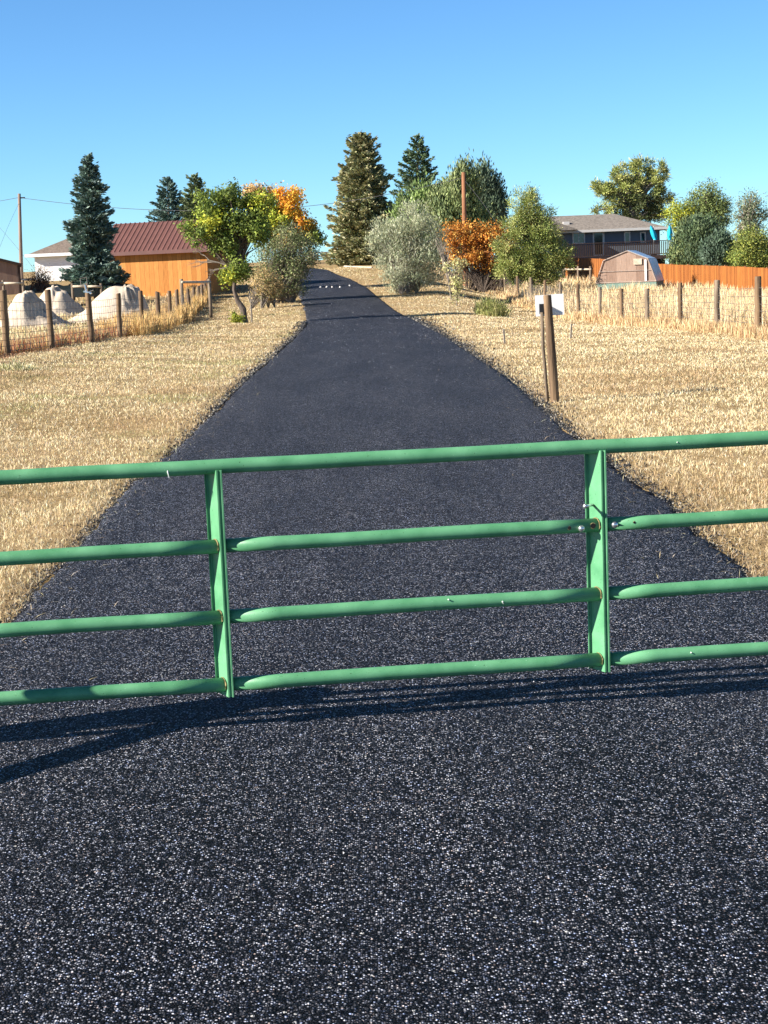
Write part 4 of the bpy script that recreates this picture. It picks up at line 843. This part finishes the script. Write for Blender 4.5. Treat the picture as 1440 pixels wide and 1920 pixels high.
# sapling & small shrub
blobtree('sapling', 'tree', 'slender sapling with pale cream leaves right of the silvery bush', (856, 575), 71, [(860, 500, 14, 14), (858, 525, 12, 18), (855, 555, 8, 14), (838, 500, 6, 10)], [(.50, .47, .24), (.42, .38, .18), (.35, .36, .14)], 124, 46, 24, (.09, .06), .10, branchy=1, tw=.010, trunk=[(0, 0, 0, .03), (.02, 0, .6, .025), (-.05, 0, 1.2, .015)], twigm='twig')
blobtree('bare_sapling', 'tree', 'leafless grey sapling leaning beside the silvery bush', (846, 548), 76, [(835, 470, 12, 26), (845, 505, 12, 20), (822, 455, 8, 16)], [(.25, .2, .13)], 125, 60, 2, (.05, .03), .1, branchy=1, tw=.012, trunk=[(0, 0, 0, .035), (-.1, 0, .8, .025), (-.25, 0, 1.6, .018)], twigm='twig')
blobtree('yucca_clump', 'plant', 'low round yellow green clump of stiff leaves on mown grass', (923, 600), 62, [(922, 588, 30, 16), (915, 580, 20, 12)], [(.26, .28, .09), (.34, .33, .13), (.18, .21, .07), (.42, .38, .18)], 126, 90, 42, (.28, .022), .12, orient='up', stems=6, branchy=.3, tw=.006)
# left tree with crooked trunk
YG = [(.34, .36, .04), (.22, .27, .035), (.42, .40, .05), (.13, .17, .03)]
GR = [(.10, .14, .03), (.15, .19, .04), (.20, .25, .045), (.07, .10, .025)]
blobtree('leafy_tree', 'tree', 'crooked trunk tree with yellow green leaves left of the driveway', (456, 611), 60, [(395, 385, 34, 26, GR), (440, 370, 36, 22, GR), (405, 415, 40, 26, YG), (375, 440, 24, 18, GR), (455, 410, 44, 34, GR), (490, 385, 24, 22, YG), (480, 430, 30, 30, GR), (420, 455, 34, 26, GR), (430, 512, 26, 16, YG), (455, 500, 24, 20, GR), (350, 425, 10, 14, GR)], GR, 130, 300, 62, (.12, .065), .12, thick=.85, shell=.35,
         trunk=[(.05, 0, -.1, .13), (0, 0, .3, .115), (-.02, 0, .62, .125), (-.22, .0, .95, .09), (-.32, 0, 1.35, .075), (-.25, 0, 1.9, .07), (-.2, 0, 2.6, .05)], branchy=.8, tw=.014)
blobtree('sucker_shoots', 'plant', 'yellow green sucker leaves round the foot of the crooked tree', (447, 612), 59.6, [(446, 603, 12, 10), (440, 595, 6, 8)], YG, 131, 26, 26, (.09, .05), .07, stems=4, branchy=1, tw=.005)
# dead branch reaching left over the shed
g_ = at(420, 490, 59.5)
def deadbranch():
    rnd = random.Random(5); o0 = at(432, 500, 60); m_ = MB()
    def go_(p, d_, L, r, dep):
        q = p+d_*L*.5+Vector((rnd.uniform(-.04, .04), 0, rnd.uniform(-.04, .04))); e_ = p+d_*L
        m_.tube([tuple(p-o0), tuple(q-o0), tuple(e_-o0)], [r, r*.8, r*.55], 5, False)
        if dep:
            for _ in range(3): go_(p+(e_-p)*rnd.uniform(.45, 1), (d_+Vector((rnd.uniform(-.5, .2), rnd.uniform(-.4, .4), rnd.uniform(-.6, .5)))).normalized(), L*rnd.uniform(.45, .7), r*.5, dep-1)
    go_(o0, Vector((-.9, 0, .3)).normalized(), .9, .035, 4); go_(o0, Vector((-.95, .1, -.12)).normalized(), .6, .025, 3)
    return m_, o0
m_, o0 = deadbranch(); lt = [o for o in COL.objects if o.name.startswith('leafy_tree')][0]
m_.build('dead_branch', M['twig'], lt, loc=o0-Vector(lt.location))
# trees and bushes behind it
AU = [(.62, .30, .035), (.70, .40, .05), (.52, .34, .05), (.60, .22, .03)]
PKB = [(.45, .27, .13), (.52, .34, .14), (.36, .26, .10)]
blobtree('autumn_tree', 'tree', 'orange and gold autumn tree arching over the far driveway', (520, 545), 88, [(528, 368, 14, 16, AU), (545, 392, 20, 18, AU), (530, 410, 26, 22, YG), (565, 415, 18, 20, AU), (580, 435, 16, 20, [(.30, .24, .05), (.16, .17, .04)]), (470, 368, 24, 18, PKB), (495, 372, 22, 20, PKB), (505, 410, 26, 26, YG), (552, 372, 14, 16, AU), (592, 450, 12, 14, GR), (545, 445, 28, 20, [(.3, .22, .04), (.45, .3, .05)])], AU, 132, 330, 46, (.15, .09), .16, thick=1.1, shell=.4, branchy=.7, tw=.016)
GB = [(.12, .15, .055), (.18, .20, .09), (.24, .22, .13), (.09, .11, .045)]
blobtree('grey_bush', 'bush', 'grey green half bare bush at the left edge of the far driveway', (530, 552), 79, [(540, 450, 26, 30), (565, 470, 26, 32), (515, 480, 30, 34), (545, 505, 34, 30), (500, 520, 20, 28), (525, 535, 26, 14), (585, 480, 12, 20), (540, 546, 44, 9)], GB, 133, 480, 32, (.11, .05), .17, thick=1.0, stems=12, branchy=1, tw=.012, twigm='twig')
blobtree('dry_bush', 'bush', 'tawny dry bush between the crooked tree and grey bush', (490, 556), 74, [(492, 525, 20, 26), (508, 535, 22, 18), (500, 549, 28, 9)], [(.42, .30, .14), (.34, .25, .12), (.20, .20, .08)], 134, 150, 26, (.10, .045), .14, stems=8, branchy=1, tw=.009, twigm='twig')
blobtree('bare_sapling', 'tree', 'thin leafless sapling just right of the crooked trunk', (470, 602), 60.5, [(467, 550, 8, 20), (478, 570, 8, 16)], [(.4, .3, .15)], 135, 14, 2, (.05, .03), .06, branchy=1, tw=.005, trunk=[(0, 0, 0, .03), (0, 0, .6, .025), (-.03, 0, 1.3, .015)], twigm='twig')
# behind the garage
blobtree('bare_shrub', 'shrub', 'reddish bare shrub in front of the white garage', (75, 540), 100, [(60, 525, 16, 9), (85, 520, 14, 14), (72, 510, 14, 8)], [(.15, .06, .04), (.10, .09, .05)], 136, 110, 8, (.1, .05), .2, stems=9, branchy=1, tw=.018)
# right side
PON = [(.22, .25, .07), (.29, .31, .10), (.14, .17, .05), (.33, .32, .12)]
PON2 = [(.05, .07, .03), (.08, .10, .04), (.12, .13, .05)]
blobtree('ponderosa_pine', 'tree', 'broad flat topped pine spreading above the house roof', (1190, 520), 152, [(1170, 325, 22, 16), (1205, 312, 26, 14), (1232, 325, 20, 20), (1140, 352, 28, 14), (1180, 350, 34, 18), (1215, 350, 34, 18), (1245, 370, 16, 16, PON2), (1165, 375, 36, 12), (1205, 380, 40, 16, PON2), (1200, 402, 46, 12, PON2), (1135, 392, 28, 7), (1235, 400, 24, 12, PON2), (1125, 348, 18, 8)], PON, 140, 230, 120, (.32, .065), .20, orient='tuft', mat_='needle', branchy=.8, tw=.05, twigm='twig', trunk=[(0, 0, 0, .3), (.1, 0, 3.4, .26), (0, 0, 5.2, .2), (.1, 0, 6.6, .12)])
blobtree('poplar_tree', 'tree', 'pale green upright tree with rounded top right of the house', (1318, 520), 134, [(1325, 362, 26, 18), (1305, 385, 24, 16), (1345, 385, 24, 20), (1330, 400, 34, 20), (1275, 400, 26, 20, YG), (1265, 420, 16, 14, YG), (1355, 410, 14, 16)], [(.15, .19, .06), (.20, .24, .09), (.11, .14, .05)], 141, 280, 42, (.18, .08), .26, branchy=.9, tw=.03, trunk=[(0, 0, 0, .22), (.1, 0, 2, .2), (.2, 0, 4.2, .12)])
blobtree('poplar_tree', 'tree', 'sparse grey green tree with thin wispy top at the right edge', (1410, 520), 116, [(1405, 378, 24, 16), (1420, 395, 20, 12), (1395, 405, 18, 18), (1410, 425, 24, 18), (1375, 440, 10, 8), (1385, 470, 14, 18), (1435, 400, 8, 10)], [(.17, .20, .12), (.23, .25, .15), (.12, .15, .08)], 142, 170, 30, (.15, .07), .24, branchy=1, tw=.028, trunk=[(0, 0, 0, .18), (-.3, 0, 2, .15), (-.5, 0, 4, .1)], twigm='twig')
blobtree('juniper_tree', 'tree', 'dark round juniper touching the right end of the deck', (1278, 505), 108, [(1294, 462, 30, 38), (1274, 482, 16, 22), (1298, 432, 24, 24)], JUN+DGREEN, 143, 300, 70, (.22, .07), .22, orient='up', mat_='needle', branchy=.2, group='junipers')
blobtree('juniper_tree', 'tree', 'dark juniper behind the board fence, between two other junipers', (1315, 508), 106, [(1318, 440, 36, 30), (1325, 470, 34, 34)], DGREEN, 144, 260, 70, (.22, .07), .24, orient='up', mat_='needle', branchy=.2, group='junipers')
blobtree('juniper_tree', 'tree', 'low blue green juniper right above the board fence', (1342, 508), 99, [(1345, 480, 30, 28), (1350, 460, 20, 20)], [(.06, .095, .06), (.09, .13, .09), (.045, .07, .04)], 145, 200, 70, (.20, .07), .22, orient='up', mat_='needle', branchy=.2, group='junipers')
blobtree('willow_bush', 'bush', 'yellow green leafy bush behind the board fence at right edge', (1410, 515), 97, [(1405, 455, 26, 26), (1430, 470, 24, 30), (1395, 485, 26, 24), (1420, 495, 34, 18)], [(.22, .25, .05), (.15, .19, .045), (.28, .28, .07), (.09, .12, .035)], 146, 320, 45, (.15, .06), .22, stems=8, branchy=.6, tw=.015)
# grey green weed clump at the left edge
q = on_road(45, 705); blobtree('weed_clump', 'plant', 'low grey green weed clump in the grass at the left edge', (38, 712), 27.2, [(30, 697, 34, 8), (70, 704, 30, 5), (5, 698, 20, 8)], [(.40, .36, .20), (.28, .28, .12), (.52, .46, .32), (.22, .22, .09)], 150, 150, 22, (.09, .012), .06, orient='up', stems=6, branchy=.2, tw=.004, thick=.3)

# stones on the driveway and edging
for i, (px, py) in enumerate(((601, 541), (613, 541), (623, 541), (638, 541), (656, 538))):
    x, y = on_road(px, py); m_ = MB(); s_ = .04+.03*random.random()
    m_.tube([(0, 0, -.02), (0, 0, .03), (.01, 0, .07), (0, 0, .085)], [s_, s_*1.05, s_*.7, s_*.2], 9, jit=.15)
    tag(m_.build('white_rock', M['stone'], loc=(x, y, float(zr(y))+.05), rot=(0, 0, i)), ('leftmost of the five small white rocks on the far driveway', 'second from left of the small white rocks on the far driveway', 'middle one of the five small white rocks on the driveway', 'fourth from left of the small white rocks on the driveway', 'rightmost small white rock of the row on the driveway')[i], 'rock', 'row of small white rocks on the driveway')
x0_, x1_ = gp(648, 112), gp(700, 108); m_ = MB(); m_.tube([(0, 0, .08), tuple((x1_-x0_)+Vector((0, 0, .06)))], .055, 8); tag(m_.build('edging_log', M['rail'], loc=x0_), 'pale edging log lying below the tall olive spruce', 'log')
print('OBJS', len(bpy.data.objects), 'faces', sum(len(o.data.polygons) for o in bpy.data.objects if o.type == 'MESH'))
